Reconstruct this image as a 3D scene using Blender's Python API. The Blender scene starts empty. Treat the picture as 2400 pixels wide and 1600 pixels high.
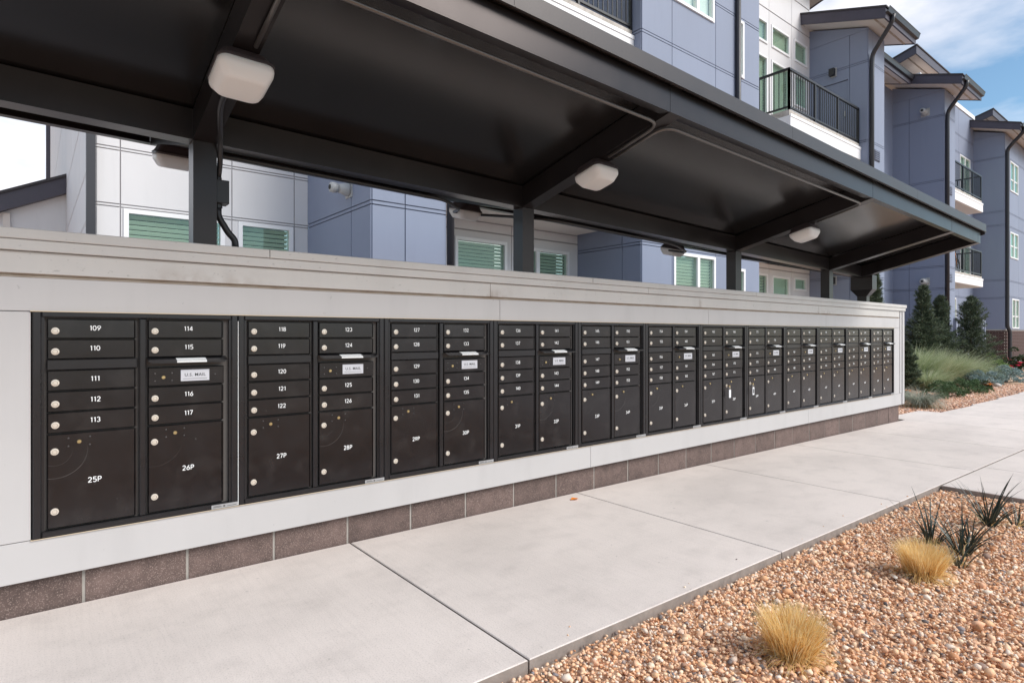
import bpy, bmesh, math, random
import numpy as np
from mathutils import Vector, Matrix, noise as mnoise
R = math.radians
random.seed(7)
rng = np.random.default_rng(11)
scene = bpy.context.scene
col = scene.collection

# ------------------------------------------------------------------ camera
cam = bpy.data.cameras.new('camera')
camo = bpy.data.objects.new('camera', cam); col.objects.link(camo)
camo.location = (0, -3.123, 1.149)
camo.rotation_euler = (R(90), 0, R(51.026 - 90))
cam.sensor_width = 36; cam.lens = 1390.5 / 2400 * 36
cam.shift_y = -15.7 / 2400
cam.clip_start = .05; cam.clip_end = 2000
scene.camera = camo
# ------------------------------------------------------------------ world, sun, exposure
SUN_EL, SUN_AZ = 40, -62          # azimuth of the sun measured from +X, counter-clockwise
w = bpy.data.worlds.new('World'); scene.world = w; w.use_nodes = True
nt = w.node_tree; nt.nodes.clear()
def wn(t, **k):
    n = nt.nodes.new(t)
    for a, b in k.items(): setattr(n, a, b)
    return n
wo_ = wn('ShaderNodeOutputWorld'); bg = wn('ShaderNodeBackground')
sky = wn('ShaderNodeTexSky', sky_type='NISHITA', sun_disc=False)
sky.sun_elevation = R(SUN_EL); sky.sun_rotation = R(90 - SUN_AZ)
sky.air_density = 1.0; sky.dust_density = .6; sky.ozone_density = 1.5
tc = wn('ShaderNodeTexCoord'); mp = wn('ShaderNodeMapping'); mp.inputs['Scale'].default_value = (1, 1, 2.6); mp.inputs['Location'].default_value = (0, 2.2, .3)
nz = wn('ShaderNodeTexNoise'); nz.inputs['Scale'].default_value = 2.3; nz.inputs['Detail'].default_value = 7; nz.inputs['Roughness'].default_value = .52
rp = wn('ShaderNodeValToRGB'); rp.color_ramp.elements[0].position = .43; rp.color_ramp.elements[1].position = .64
mx = wn('ShaderNodeMix', data_type='RGBA'); mx.inputs[7].default_value = (7.7, 7.5, 7.75, 1)
bg.inputs['Strength'].default_value = .10
nt.links.new(tc.outputs['Generated'], mp.inputs[0]); nt.links.new(mp.outputs[0], nz.inputs['Vector'])
nt.links.new(nz.outputs['Fac'], rp.inputs[0]); nt.links.new(rp.outputs[0], mx.inputs[0])
tn = wn('ShaderNodeMix', data_type='RGBA', blend_type='MULTIPLY'); tn.inputs[0].default_value = 1; tn.inputs[7].default_value = (.85, 1.0, 1.0, 1)
nt.links.new(sky.outputs[0], tn.inputs[6]); nt.links.new(tn.outputs[2], mx.inputs[6]); nt.links.new(mx.outputs[2], bg.inputs[0]); nt.links.new(bg.outputs[0], wo_.inputs[0])
sl = bpy.data.lights.new('sun', 'SUN'); sl.energy = 2.1; sl.angle = R(34); sl.color = (1, .95, .88)
so = bpy.data.objects.new('sun', sl); col.objects.link(so)
sd = Vector((math.cos(R(SUN_EL)) * math.cos(R(SUN_AZ)), math.cos(R(SUN_EL)) * math.sin(R(SUN_AZ)), math.sin(R(SUN_EL))))
so.rotation_euler = sd.to_track_quat('Z', 'Y').to_euler(); so.location = sd * 30
vs = scene.view_settings; vs.view_transform = 'Standard'; vs.look = 'None'; vs.gamma = 1; vs.exposure = .70; vs.use_curve_mapping = False

# ------------------------------------------------------------------ materials
M = {}
def mat(name, c, rough=.6, var=0, vs_=3, bump=0, bs=200, metal=0, spec=.5, c2=None, spk=0, spks=300, spkc=(.5, .5, .5), stretch=None, transl=0):
    m = bpy.data.materials.new(name); m.use_nodes = True; t = m.node_tree; N = t.nodes; L = t.links
    b = N['Principled BSDF']; b.inputs['Roughness'].default_value = rough; b.inputs['Metallic'].default_value = metal
    b.inputs['Specular IOR Level'].default_value = spec
    b.inputs['Base Color'].default_value = (*c, 1)
    co = N.new('ShaderNodeTexCoord'); src = co.outputs['Object']
    g = N.new('ShaderNodeNewGeometry'); src = g.outputs['Position']
    if stretch:
        mpp = N.new('ShaderNodeMapping'); mpp.inputs['Scale'].default_value = stretch; L.new(src, mpp.inputs[0]); src = mpp.outputs[0]
    last = None
    if var or c2:
        n = N.new('ShaderNodeTexNoise'); n.inputs['Scale'].default_value = vs_; n.inputs['Detail'].default_value = 6; n.inputs['Roughness'].default_value = .6
        L.new(src, n.inputs['Vector'])
        r = N.new('ShaderNodeValToRGB'); r.color_ramp.elements[0].position = .3; r.color_ramp.elements[1].position = .7
        ca = tuple(x * (1 - var) for x in c); cb = c2 if c2 else tuple(min(1, x * (1 + var)) for x in c)
        r.color_ramp.elements[0].color = (*ca, 1); r.color_ramp.elements[1].color = (*cb, 1)
        L.new(n.outputs['Fac'], r.inputs[0]); last = r.outputs[0]; L.new(last, b.inputs['Base Color'])
        rr = N.new('ShaderNodeMapRange'); rr.inputs[3].default_value = max(0, rough - .06); rr.inputs[4].default_value = min(1, rough + .08)
        L.new(n.outputs['Fac'], rr.inputs[0]); L.new(rr.outputs[0], b.inputs['Roughness'])
    if spk:
        n2 = N.new('ShaderNodeTexNoise'); n2.inputs['Scale'].default_value = spks; n2.inputs['Detail'].default_value = 2
        L.new(g.outputs['Position'], n2.inputs['Vector'])
        r2 = N.new('ShaderNodeValToRGB'); r2.color_ramp.elements[0].position = 1 - spk; r2.color_ramp.elements[1].position = min(1, 1 - spk + .06)
        L.new(n2.outputs['Fac'], r2.inputs[0])
        mm = N.new('ShaderNodeMix'); mm.data_type = 'RGBA'; mm.inputs[7].default_value = (*spkc, 1); mm.inputs[6].default_value = (*c, 1)
        L.new(r2.outputs[0], mm.inputs[0])
        if last: L.new(last, mm.inputs[6])
        last = mm.outputs[2]; L.new(last, b.inputs['Base Color'])
    if bump:
        nb = N.new('ShaderNodeTexNoise'); nb.inputs['Scale'].default_value = bs; nb.inputs['Detail'].default_value = 4
        L.new(g.outputs['Position'], nb.inputs['Vector'])
        bp = N.new('ShaderNodeBump'); bp.inputs['Strength'].default_value = bump; bp.inputs['Distance'].default_value = .0017
        L.new(nb.outputs['Fac'], bp.inputs['Height']); L.new(bp.outputs[0], b.inputs['Normal'])
    if transl:
        out = N['Material Output']; tr = N.new('ShaderNodeBsdfTranslucent'); tr.inputs[0].default_value = (*c, 1)
        if last: L.new(last, tr.inputs[0])
        ms = N.new('ShaderNodeMixShader'); ms.inputs[0].default_value = transl
        L.new(b.outputs[0], ms.inputs[1]); L.new(tr.outputs[0], ms.inputs[2]); L.new(ms.outputs[0], out.inputs[0])
    M[name] = m; return m
def island_mat(name, cols, rough=.6, bump=0, transl=0):
    """colour chosen per loose piece (pebble, blade) from a list of (position, colour)"""
    m = bpy.data.materials.new(name); m.use_nodes = True; t = m.node_tree; N = t.nodes; L = t.links
    b = N['Principled BSDF']; b.inputs['Roughness'].default_value = rough
    g = N.new('ShaderNodeNewGeometry'); r = N.new('ShaderNodeValToRGB'); e = r.color_ramp.elements
    r.color_ramp.interpolation = 'LINEAR'
    e[0].position = cols[0][0]; e[0].color = (*cols[0][1], 1); e[1].position = cols[-1][0]; e[1].color = (*cols[-1][1], 1)
    for p, c in cols[1:-1]:
        x = e.new(p); x.color = (*c, 1)
    L.new(g.outputs['Random Per Island'], r.inputs[0]); L.new(r.outputs[0], b.inputs['Base Color'])
    if bump:
        nb = N.new('ShaderNodeTexNoise'); nb.inputs['Scale'].default_value = 180; L.new(g.outputs['Position'], nb.inputs['Vector'])
        bp = N.new('ShaderNodeBump'); bp.inputs['Strength'].default_value = bump; bp.inputs['Distance'].default_value = .003
        L.new(nb.outputs['Fac'], bp.inputs['Height']); L.new(bp.outputs[0], b.inputs['Normal'])
    if transl:
        tr = N.new('ShaderNodeBsdfTranslucent'); L.new(r.outputs[0], tr.inputs[0])
        ms = N.new('ShaderNodeMixShader'); ms.inputs[0].default_value = transl
        L.new(b.outputs[0], ms.inputs[1]); L.new(tr.outputs[0], ms.inputs[2]); L.new(ms.outputs[0], N['Material Output'].inputs[0])
    M[name] = m; return m
mat('reveal_stained', (.46, .40, .34), .7, c2=(.30, .22, .16), vs_=5)
mat('sealant', (.62, .50, .36), .6)
mat('block', (.128, .088, .078), .92, var=.28, vs_=14, bump=.9, bs=160, spk=.42, spks=240, spkc=(.27, .20, .175))
mat('mortar', (.34, .31, .28), .9, var=.1, vs_=30, bump=.4)

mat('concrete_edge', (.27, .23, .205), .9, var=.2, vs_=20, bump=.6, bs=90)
mat('joint_dark', (.10, .09, .085), .95)
mat('soil', (.60, .40, .27), .95, var=.25, vs_=40, bump=.8, bs=60)
mat('asphalt', (.11, .10, .10), .9, var=.15, vs_=6)
mat('canopy_paint', (.0125, .0112, .0120), .30, var=.18, vs_=5, bump=.015, bs=30, spec=.42)
mat('soffit_paint', (.0105, .0095, .0095), .20, var=.3, vs_=1.4, spec=.95)
mat('flashing', (.034, .0325, .034), .40, var=.1, vs_=3)
mat('box_metal', (.0062, .0055, .0060), .22, var=.3, vs_=9, spk=.22, spks=420, spkc=(.022, .018, .017), bump=.05, bs=500, spec=.55)
mat('box_frame', (.0090, .0088, .0097), .28, var=.15, vs_=8, spec=.55)
mat('lock_metal', (.74, .66, .57), .36, metal=.35, spec=.5)
mat('lock_core', (.16, .13, .11), .4, metal=.6)
mat('brass', (.55, .42, .22), .35, metal=.9)
mat('bolt', (.06, .055, .055), .35, metal=.6)
mat('number_white', (.85, .85, .85), .5)
mat('label_silver', (.58, .58, .62), .4)
mat('sticker_grey', (.34, .335, .34), .5)
mat('text_black', (.02, .02, .02), .6)
mat('tag_white', (.85, .85, .88), .4)
mat('lens', (.88, .87, .86), .28, transl=.25)
mat('lens_base', (.045, .035, .038), .5)
mat('conduit_grey', (.13, .12, .115), .3, metal=.6)
mat('conduit_black', (.02, .02, .023), .45)
mat('joint_blue', (.10, .11, .16), .7)
mat('joint_white', (.36, .34, .35), .7)
mat('trim_dark', (.062, .055, .075), .45, var=.1, vs_=4)
mat('roof_shingle', (.06, .055, .06), .9, var=.3, vs_=30)
mat('soffit_white', (.66, .60, .56), .6)
mat('fascia_white', (.80, .79, .80), .5)
mat('vinyl_white', (.82, .81, .82), .35)
mat('blind', (.80, .80, .76), .6)
mat('curtain', (.80, .82, .80), .8)
mat('unlit_room', (.02, .03, .025), .9)  # near-black colour standing in for the shade inside the windows
mat('rail_black', (.012, .012, .014), .4)
mat('downspout', (.026, .025, .031), .4)
mat('lamp_grey', (.42, .42, .42), .4)
mat('brick', (.085, .045, .04), .85, var=.3, vs_=25)
mat('stain_ledge', (.58, .54, .50), .7, c2=(.34, .30, .26), vs_=9)
mat('bark', (.10, .07, .05), .9, var=.3, vs_=30)
mat('orange', (.75, .22, .02), .6)
mat('pink', (.75, .04, .12), .6)
mat('tyre', (.02, .02, .02), .7)
mat('rose_leaf', (.05, .085, .03), .6)
mat('rock_pale', (.55, .50, .46), .8, var=.2, vs_=9)
def layered(name, base, layers, rough, bump=(.15, 130)):
    """base colour multiplied by several noise layers: (scale xyz, low, high, gain)"""
    m = bpy.data.materials.new(name); m.use_nodes = True; t = m.node_tree; N = t.nodes; L = t.links; b = N['Principled BSDF']; b.inputs['Roughness'].default_value = rough
    g = N.new('ShaderNodeNewGeometry'); last = None
    for sc, lo, hi, gain, det in layers:
        mp_ = N.new('ShaderNodeMapping'); mp_.inputs['Scale'].default_value = sc; L.new(g.outputs['Position'], mp_.inputs[0])
        n = N.new('ShaderNodeTexNoise'); n.inputs['Scale'].default_value = 1; n.inputs['Detail'].default_value = det; n.inputs['Roughness'].default_value = .6; L.new(mp_.outputs[0], n.inputs['Vector'])
        r = N.new('ShaderNodeMapRange'); r.interpolation_type = 'SMOOTHSTEP'; r.inputs[1].default_value = lo; r.inputs[2].default_value = hi; r.inputs[3].default_value = 1; r.inputs[4].default_value = gain
        L.new(n.outputs['Fac'], r.inputs[0])
        mm = N.new('ShaderNodeMix'); mm.data_type = 'RGBA'; mm.blend_type = 'MULTIPLY'; mm.inputs[0].default_value = 1
        if last: L.new(last, mm.inputs[6])
        else: mm.inputs[6].default_value = (*base, 1)
        L.new(r.outputs[0], mm.inputs[7]); last = mm.outputs[2]
    L.new(last, b.inputs['Base Color'])
    nb = N.new('ShaderNodeTexNoise'); nb.inputs['Scale'].default_value = bump[1]; nb.inputs['Detail'].default_value = 5; L.new(g.outputs['Position'], nb.inputs['Vector'])
    bp = N.new('ShaderNodeBump'); bp.inputs['Strength'].default_value = bump[0]; bp.inputs['Distance'].default_value = .004; L.new(nb.outputs['Fac'], bp.inputs['Height']); L.new(bp.outputs[0], b.inputs['Normal'])
    M[name] = m; return m
layered('concrete', (.725, .650, .605), [((.7, .9, 1), .40, .72, .86, 6), ((4, 6, 1), .45, .75, .90, 5), ((70, 3, 1), .42, .70, .96, 3), ((160, 160, 1), .52, .66, .86, 2), ((26, 26, 1), .68, .74, .72, 3)], .88, (.22, 140))
layered('wall_white', (.50, .480, .478), [((5, 5, .7), .45, .8, .93, 5), ((1.2, 1.2, 1.2), .4, .7, .95, 4), ((40, 40, 25), .70, .76, .80, 3)], .5, (.05, 60))
layered('wall_cap', (.535, .508, .487), [((4, 4, .6), .45, .8, .91, 5), ((1.4, 1.4, 1.4), .4, .7, .94, 4), ((30, 30, 60), .66, .72, .74, 3)], .44, (.04, 60))
def add_rust(m, xs, zlo, zhi):
    N = m.node_tree.nodes; L = m.node_tree.links; b = N['Principled BSDF']; old = b.inputs['Base Color'].links[0].from_socket
    g = N.new('ShaderNodeNewGeometry'); sp = N.new('ShaderNodeSeparateXYZ'); L.new(g.outputs['Position'], sp.inputs[0]); acc = None
    for xj, wd, st in xs:
        a = N.new('ShaderNodeMath'); a.operation = 'SUBTRACT'; a.inputs[1].default_value = xj; L.new(sp.outputs['X'], a.inputs[0])
        c_ = N.new('ShaderNodeMath'); c_.operation = 'ABSOLUTE'; L.new(a.outputs[0], c_.inputs[0])
        r = N.new('ShaderNodeMapRange'); r.inputs[1].default_value = wd; r.inputs[2].default_value = 0; r.inputs[3].default_value = 0; r.inputs[4].default_value = st; L.new(c_.outputs[0], r.inputs[0])
        if acc is None: acc = r.outputs[0]
        else:
            q = N.new('ShaderNodeMath'); q.operation = 'MAXIMUM'; L.new(acc, q.inputs[0]); L.new(r.outputs[0], q.inputs[1]); acc = q.outputs[0]
    z = N.new('ShaderNodeMapRange'); z.inputs[1].default_value = zhi; z.inputs[2].default_value = zlo; L.new(sp.outputs['Z'], z.inputs[0])
    n = N.new('ShaderNodeTexNoise'); n.inputs['Scale'].default_value = 22; n.inputs['Detail'].default_value = 5; L.new(g.outputs['Position'], n.inputs['Vector'])
    nr = N.new('ShaderNodeMapRange'); nr.inputs[1].default_value = .35; nr.inputs[2].default_value = .65; L.new(n.outputs['Fac'], nr.inputs[0])
    m1 = N.new('ShaderNodeMath'); m1.operation = 'MULTIPLY'; L.new(acc, m1.inputs[0]); L.new(z.outputs[0], m1.inputs[1])
    m2 = N.new('ShaderNodeMath'); m2.operation = 'MULTIPLY'; L.new(m1.outputs[0], m2.inputs[0]); L.new(nr.outputs[0], m2.inputs[1])
    mm = N.new('ShaderNodeMix'); mm.data_type = 'RGBA'; mm.inputs[7].default_value = (.20, .12, .075, 1); L.new(m2.outputs[0], mm.inputs[0]); L.new(old, mm.inputs[6]); L.new(mm.outputs[2], b.inputs['Base Color'])
add_rust(M['wall_cap'], [(2.335, .05, 1), (2.40, .16, .5), (4.71, .04, .9), (7.09, .05, .8), (.57, .22, .45), (.80, .2, .35), (7.3, .3, .4)], 1.398, 1.47)
def vary(m, amt):
    """slight difference from panel to panel"""
    N = m.node_tree.nodes; L = m.node_tree.links; b = N['Principled BSDF']; old = b.inputs['Base Color'].links[0].from_socket
    oi = N.new('ShaderNodeObjectInfo'); r = N.new('ShaderNodeMapRange'); r.inputs[3].default_value = 1 - amt; r.inputs[4].default_value = 1 + amt; L.new(oi.outputs['Random'], r.inputs[0])
    mm = N.new('ShaderNodeMix'); mm.data_type = 'RGBA'; mm.blend_type = 'MULTIPLY'; mm.inputs[0].default_value = 1; L.new(old, mm.inputs[6]); L.new(r.outputs[0], mm.inputs[7]); L.new(mm.outputs[2], b.inputs['Base Color'])
layered('siding_blue', (.225, .257, .350), [((.9, .9, .25), .4, .75, .94, 5), ((9, 9, .8), .5, .8, .96, 4)], .6, (.05, 40)); layered('siding_white', (.67, .655, .665), [((.9, .9, .25), .4, .75, .95, 5), ((9, 9, .8), .5, .8, .96, 4)], .6, (.05, 40))
vary(M['siding_blue'], .035); vary(M['siding_white'], .02); vary(M['block'], .12)
# tinted double glazing: green tint with real reflection
def glass(name, tint, rough=.02):
    m = bpy.data.materials.new(name); m.use_nodes = True; N = m.node_tree.nodes; L = m.node_tree.links; N.clear()
    o = N.new('ShaderNodeOutputMaterial'); t = N.new('ShaderNodeBsdfTransparent'); t.inputs[0].default_value = (*tint, 1)
    g = N.new('ShaderNodeBsdfGlossy'); g.inputs['Roughness'].default_value = rough; g.inputs[0].default_value = (.85, 1, .93, 1)
    lw = N.new('ShaderNodeLayerWeight'); pw = N.new('ShaderNodeMath'); pw.operation = 'POWER'; pw.inputs[1].default_value = 4; L.new(lw.outputs['Facing'], pw.inputs[0])
    f = N.new('ShaderNodeMath'); f.operation = 'MULTIPLY_ADD'; f.inputs[1].default_value = .75; f.inputs[2].default_value = .035; L.new(pw.outputs[0], f.inputs[0]); ms = N.new('ShaderNodeMixShader')
    L.new(f.outputs[0], ms.inputs[0]); L.new(t.outputs[0], ms.inputs[1]); L.new(g.outputs[0], ms.inputs[2]); L.new(ms.outputs[0], o.inputs[0])
    M[name] = m
glass('glass_green', (.825, .90, .85)); glass('glass_clear', (.93, .97, .95))
island_mat('pebbles', [(0, (.13, .12, .125)), (.04, (.26, .19, .16)), (.07, (.55, .25, .12)), (.20, (.84, .49, .27)), (.38, (.90, .60, .39)), (.55, (.80, .45, .28)), (.72, (.90, .66, .44)), (.88, (.88, .77, .66)), (.96, (.68, .47, .34)), (1, (.24, .23, .25))], .9, bump=.2)
island_mat('pebbles_far', [(0, (.34, .18, .12)), (.3, (.68, .37, .24)), (.6, (.80, .50, .34)), (.85, (.84, .64, .52)), (1, (.42, .27, .21))], .8)
island_mat('straw', [(0, (.66, .43, .16)), (.35, (.90, .63, .26)), (.7, (.96, .76, .38)), (1, (.98, .88, .60))], .7, transl=.42)
island_mat('yucca', [(0, (.018, .032, .028)), (.6, (.035, .055, .045)), (1, (.07, .085, .06))], .45, transl=.1)
island_mat('spruce', [(0, (.038, .055, .034)), (.5, (.075, .105, .060)), (1, (.15, .18, .10))], .6, transl=.12)
island_mat('big_grass', [(0, (.24, .30, .15)), (.5, (.44, .51, .29)), (.85, (.62, .66, .45)), (1, (.76, .74, .60))], .6, transl=.35)
island_mat('blue_grass', [(0, (.20, .24, .19)), (.6, (.38, .41, .34)), (1, (.56, .54, .43))], .6, transl=.3)
island_mat('tan_grass', [(0, (.30, .17, .05)), (1, (.52, .34, .12))], .7, transl=.3)
island_mat('juniper', [(0, (.04, .075, .03)), (.6, (.085, .15, .06)), (1, (.16, .24, .11))], .6, transl=.2)
island_mat('blue_spruce', [(0, (.14, .21, .21)), (.6, (.28, .38, .38)), (1, (.46, .55, .54))], .6, transl=.15)
island_mat('leafy', [(0, (.12, .19, .05)), (.6, (.22, .32, .10)), (1, (.32, .42, .17))], .6, transl=.3)
island_mat('rose_leaves', [(0, (.02, .035, .015)), (1, (.06, .10, .035))], .5, transl=.2)
island_mat('cobbles', [(0, (.42, .32, .26)), (.5, (.62, .52, .44)), (1, (.75, .68, .60))], .8)
def specks(m):
    N = m.node_tree.nodes; L = m.node_tree.links; b = N['Principled BSDF']; old = b.inputs['Base Color'].links[0].from_socket
    g = N.new('ShaderNodeNewGeometry'); n = N.new('ShaderNodeTexNoise'); n.inputs['Scale'].default_value = 75; n.inputs['Detail'].default_value = 3; L.new(g.outputs['Position'], n.inputs['Vector'])
    r = N.new('ShaderNodeMapRange'); r.inputs[1].default_value = .765; r.inputs[2].default_value = .79; r.inputs[4].default_value = .7; L.new(n.outputs['Fac'], r.inputs[0])
    n2 = N.new('ShaderNodeTexNoise'); n2.inputs['Scale'].default_value = 7; n2.inputs['Detail'].default_value = 5; L.new(g.outputs['Position'], n2.inputs['Vector'])
    r2 = N.new('ShaderNodeMapRange'); r2.inputs[1].default_value = .52; r2.inputs[2].default_value = .75; r2.inputs[4].default_value = .06; L.new(n2.outputs['Fac'], r2.inputs[0])
    ad = N.new('ShaderNodeMath'); ad.operation = 'MAXIMUM'; L.new(r.outputs[0], ad.inputs[0]); L.new(r2.outputs[0], ad.inputs[1])
    mm = N.new('ShaderNodeMix'); mm.data_type = 'RGBA'; mm.inputs[7].default_value = (.26, .24, .23, 1); L.new(ad.outputs[0], mm.inputs[0]); L.new(old, mm.inputs[6]); L.new(mm.outputs[2], b.inputs['Base Color'])
specks(M['box_metal'])
for nm_, tn_ in (('canopy_paint', (1, .86, .84)), ('soffit_paint', (1, .93, .91)), ('box_metal', (.98, .94, 1)), ('box_frame', (.98, .94, 1)), ('flashing', (1, .90, .88))):
    M[nm_].node_tree.nodes['Principled BSDF'].inputs['Specular Tint'].default_value = (*tn_, 1)
# parcel doors: box metal with the arc that hanging key tags scratched round the lock
def parcel_mat():
    m = M['box_metal'].copy(); m.name = 'parcel_metal'; N = m.node_tree.nodes; L = m.node_tree.links; b = N['Principled BSDF']
    co = N.new('ShaderNodeTexCoord'); ln = N.new('ShaderNodeVectorMath'); ln.operation = 'LENGTH'; sep = N.new('ShaderNodeSeparateXYZ')
    fl = N.new('ShaderNodeVectorMath'); fl.operation = 'MULTIPLY'; fl.inputs[1].default_value = (1, 0, 1)
    L.new(co.outputs['Object'], fl.inputs[0]); L.new(fl.outputs[0], ln.inputs[0]); L.new(co.outputs['Object'], sep.inputs[0])
    r = N.new('ShaderNodeValToRGB'); e = r.color_ramp.elements
    e[0].position = 0; e[0].color = (0, 0, 0, 1); e[1].position = 1; e[1].color = (0, 0, 0, 1)
    for p, v in ((.50, 0), (.515, .35), (.53, 0), (.96, 0), (.975, 1), (.99, 0)):
        x = e.new(p); x.color = (v, v, v, 1)
    dv = N.new('ShaderNodeMath'); dv.operation = 'DIVIDE'; dv.inputs[1].default_value = .115; L.new(ln.outputs['Value'], dv.inputs[0]); L.new(dv.outputs[0], r.inputs[0])
    lt = N.new('ShaderNodeMapRange'); lt.inputs[1].default_value = .02; lt.inputs[2].default_value = -.05; L.new(sep.outputs['Z'], lt.inputs[0])
    nn = N.new('ShaderNodeTexNoise'); nn.inputs['Scale'].default_value = 25; L.new(co.outputs['Object'], nn.inputs['Vector'])
    oi = N.new('ShaderNodeObjectInfo')
    mu = N.new('ShaderNodeMath'); mu.operation = 'MULTIPLY'; L.new(r.outputs[0], mu.inputs[0]); L.new(lt.outputs[0], mu.inputs[1])
    m2 = N.new('ShaderNodeMath'); m2.operation = 'MULTIPLY'; L.new(mu.outputs[0], m2.inputs[0]); L.new(nn.outputs['Fac'], m2.inputs[1])
    m3 = N.new('ShaderNodeMath'); m3.operation = 'MULTIPLY'; L.new(m2.outputs[0], m3.inputs[0]); L.new(oi.outputs['Random'], m3.inputs[1])
    old = b.inputs['Base Color'].links[0].from_socket
    mm = N.new('ShaderNodeMix'); mm.data_type = 'RGBA'; mm.inputs[7].default_value = (.17, .16, .155, 1)
    L.new(m3.outputs[0], mm.inputs[0]); L.new(old, mm.inputs[6]); L.new(mm.outputs[2], b.inputs['Base Color'])
    M['parcel_metal'] = m
parcel_mat()

# ------------------------------------------------------------------ mesh helpers
WO = {}     # world origin of every object (no rotations on parents)
class MB:
    def __init__(s): s.v = []; s.f = []
    def add(s, v, f):
        o = len(s.v); s.v += [tuple(p) for p in v]; s.f += [tuple(i + o for i in q) for q in f]; return s
    def hexa(s, p):   # p: 4 bottom (ccw), 4 top
        return s.add(p, [(3, 2, 1, 0), (4, 5, 6, 7), (0, 1, 5, 4), (1, 2, 6, 5), (2, 3, 7, 6), (3, 0, 4, 7)])
    def box(s, x0, x1, y0, y1, z0, z1):
        x0, x1 = min(x0, x1), max(x0, x1); y0, y1 = min(y0, y1), max(y0, y1); z0, z1 = min(z0, z1), max(z0, z1)
        return s.hexa([(x0, y0, z0), (x1, y0, z0), (x1, y1, z0), (x0, y1, z0), (x0, y0, z1), (x1, y0, z1), (x1, y1, z1), (x0, y1, z1)])
    def cbox(s, x0, x1, y0, y1, z0, z1, c=.003):   # front (-Y) edges chamfered
        v = [(x0, y1, z0), (x1, y1, z0), (x1, y1, z1), (x0, y1, z1), (x0, y0 + c, z0), (x1, y0 + c, z0), (x1, y0 + c, z1), (x0, y0 + c, z1),
             (x0 + c, y0, z0 + c), (x1 - c, y0, z0 + c), (x1 - c, y0, z1 - c), (x0 + c, y0, z1 - c)]
        return s.add(v, [(0, 3, 2, 1), (0, 1, 5, 4), (1, 2, 6, 5), (2, 3, 7, 6), (3, 0, 4, 7), (4, 5, 9, 8), (5, 6, 10, 9), (6, 7, 11, 10), (7, 4, 8, 11), (8, 9, 10, 11)])
    def tube(s, pts, r, n=8, cap=True):
        pts = [Vector(p) for p in pts]; rs = r if isinstance(r, (list, tuple)) else [r] * len(pts); V = []; F = []
        up = None
        for i, p in enumerate(pts):
            d = (pts[min(i + 1, len(pts) - 1)] - pts[max(i - 1, 0)]).normalized()
            if up is None: up = Vector((0, 0, 1)) if abs(d.z) < .9 else Vector((1, 0, 0))
            a = d.cross(up).normalized(); b = a.cross(d).normalized(); up = b
            for k in range(n):
                t = 2 * math.pi * k / n; V.append(p + (a * math.cos(t) + b * math.sin(t)) * rs[i])
        for i in range(len(pts) - 1):
            for k in range(n):
                F.append((i * n + k, i * n + (k + 1) % n, (i + 1) * n + (k + 1) % n, (i + 1) * n + k))
        if cap: F.append(tuple(range(n - 1, -1, -1))); F.append(tuple((len(pts) - 1) * n + k for k in range(n)))
        return s.add(V, F)
    def lathe(s, prof, org, axis='y', n=12):   # prof: (radius, height) ; axis 'y' points to -Y, 'z' up, 'x' to -X
        V = []; F = []; ox, oy, oz = org
        for r, h_ in prof:
            for k in range(n):
                t = 2 * math.pi * k / n; a, b = r * math.cos(t), r * math.sin(t)
                V.append((ox + a, oy - h_, oz + b) if axis == 'y' else ((ox + a, oy + b, oz + h_) if axis == 'z' else (ox - h_, oy - a, oz + b)))
        for i in range(len(prof) - 1):
            for k in range(n): F.append((i * n + k, i * n + (k + 1) % n, (i + 1) * n + (k + 1) % n, (i + 1) * n + k))
        F.append(tuple((len(prof) - 1) * n + k for k in range(n))); F.append(tuple(range(n - 1, -1, -1)))
        return s.add(V, F)
    def mesh(s, name, m, org=(0, 0, 0), smooth=False):
        me = bpy.data.meshes.new(name); ox, oy, oz = org
        me.from_pydata([(x - ox, y - oy, z - oz) for x, y, z in s.v], [], s.f); me.materials.append(M[m] if isinstance(m, str) else m)
        bm = bmesh.new(); bm.from_mesh(me); bmesh.ops.recalc_face_normals(bm, faces=bm.faces); bm.to_mesh(me); bm.free()
        if smooth:
            for p in me.polygons: p.use_smooth = True
        return me
    def center(s):
        a = np.array(s.v); return tuple((a.min(0) + a.max(0)) / 2)
    def base(s):
        a = np.array(s.v); c = (a.min(0) + a.max(0)) / 2; return (c[0], c[1], a[:, 2].min())
def put(name, me, parent=None, world=(0, 0, 0)):
    o = bpy.data.objects.new(name, me); col.objects.link(o); WO[o] = Vector(world)
    if parent: o.parent = parent; o.location = Vector(world) - WO[parent]
    else: o.location = world
    return o
def part(name, mb, m, parent=None, org=None, smooth=False, kind=None):
    org = org or (mb.center() if parent else mb.base())
    o = put(name, mb.mesh(name, m, org, smooth), parent, org)
    if kind: o['kind'] = kind
    return o
def tag(o, label=None, cat=None, group=None, kind=None):
    if label: o['label'] = label
    if cat: o['category'] = cat
    if group: o['group'] = group
    if kind: o['kind'] = kind
    return o
def thing(name, loc, label, cat, group=None):
    o = bpy.data.objects.new(name, None); col.objects.link(o); o.location = loc; WO[o] = Vector(loc); o.empty_display_size = .1
    return tag(o, label, cat, group)
def structure(name, loc=(0, 0, 0), me=None):
    o = bpy.data.objects.new(name, me); col.objects.link(o); o.location = loc; WO[o] = Vector(loc); o['kind'] = 'structure'; return o
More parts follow.
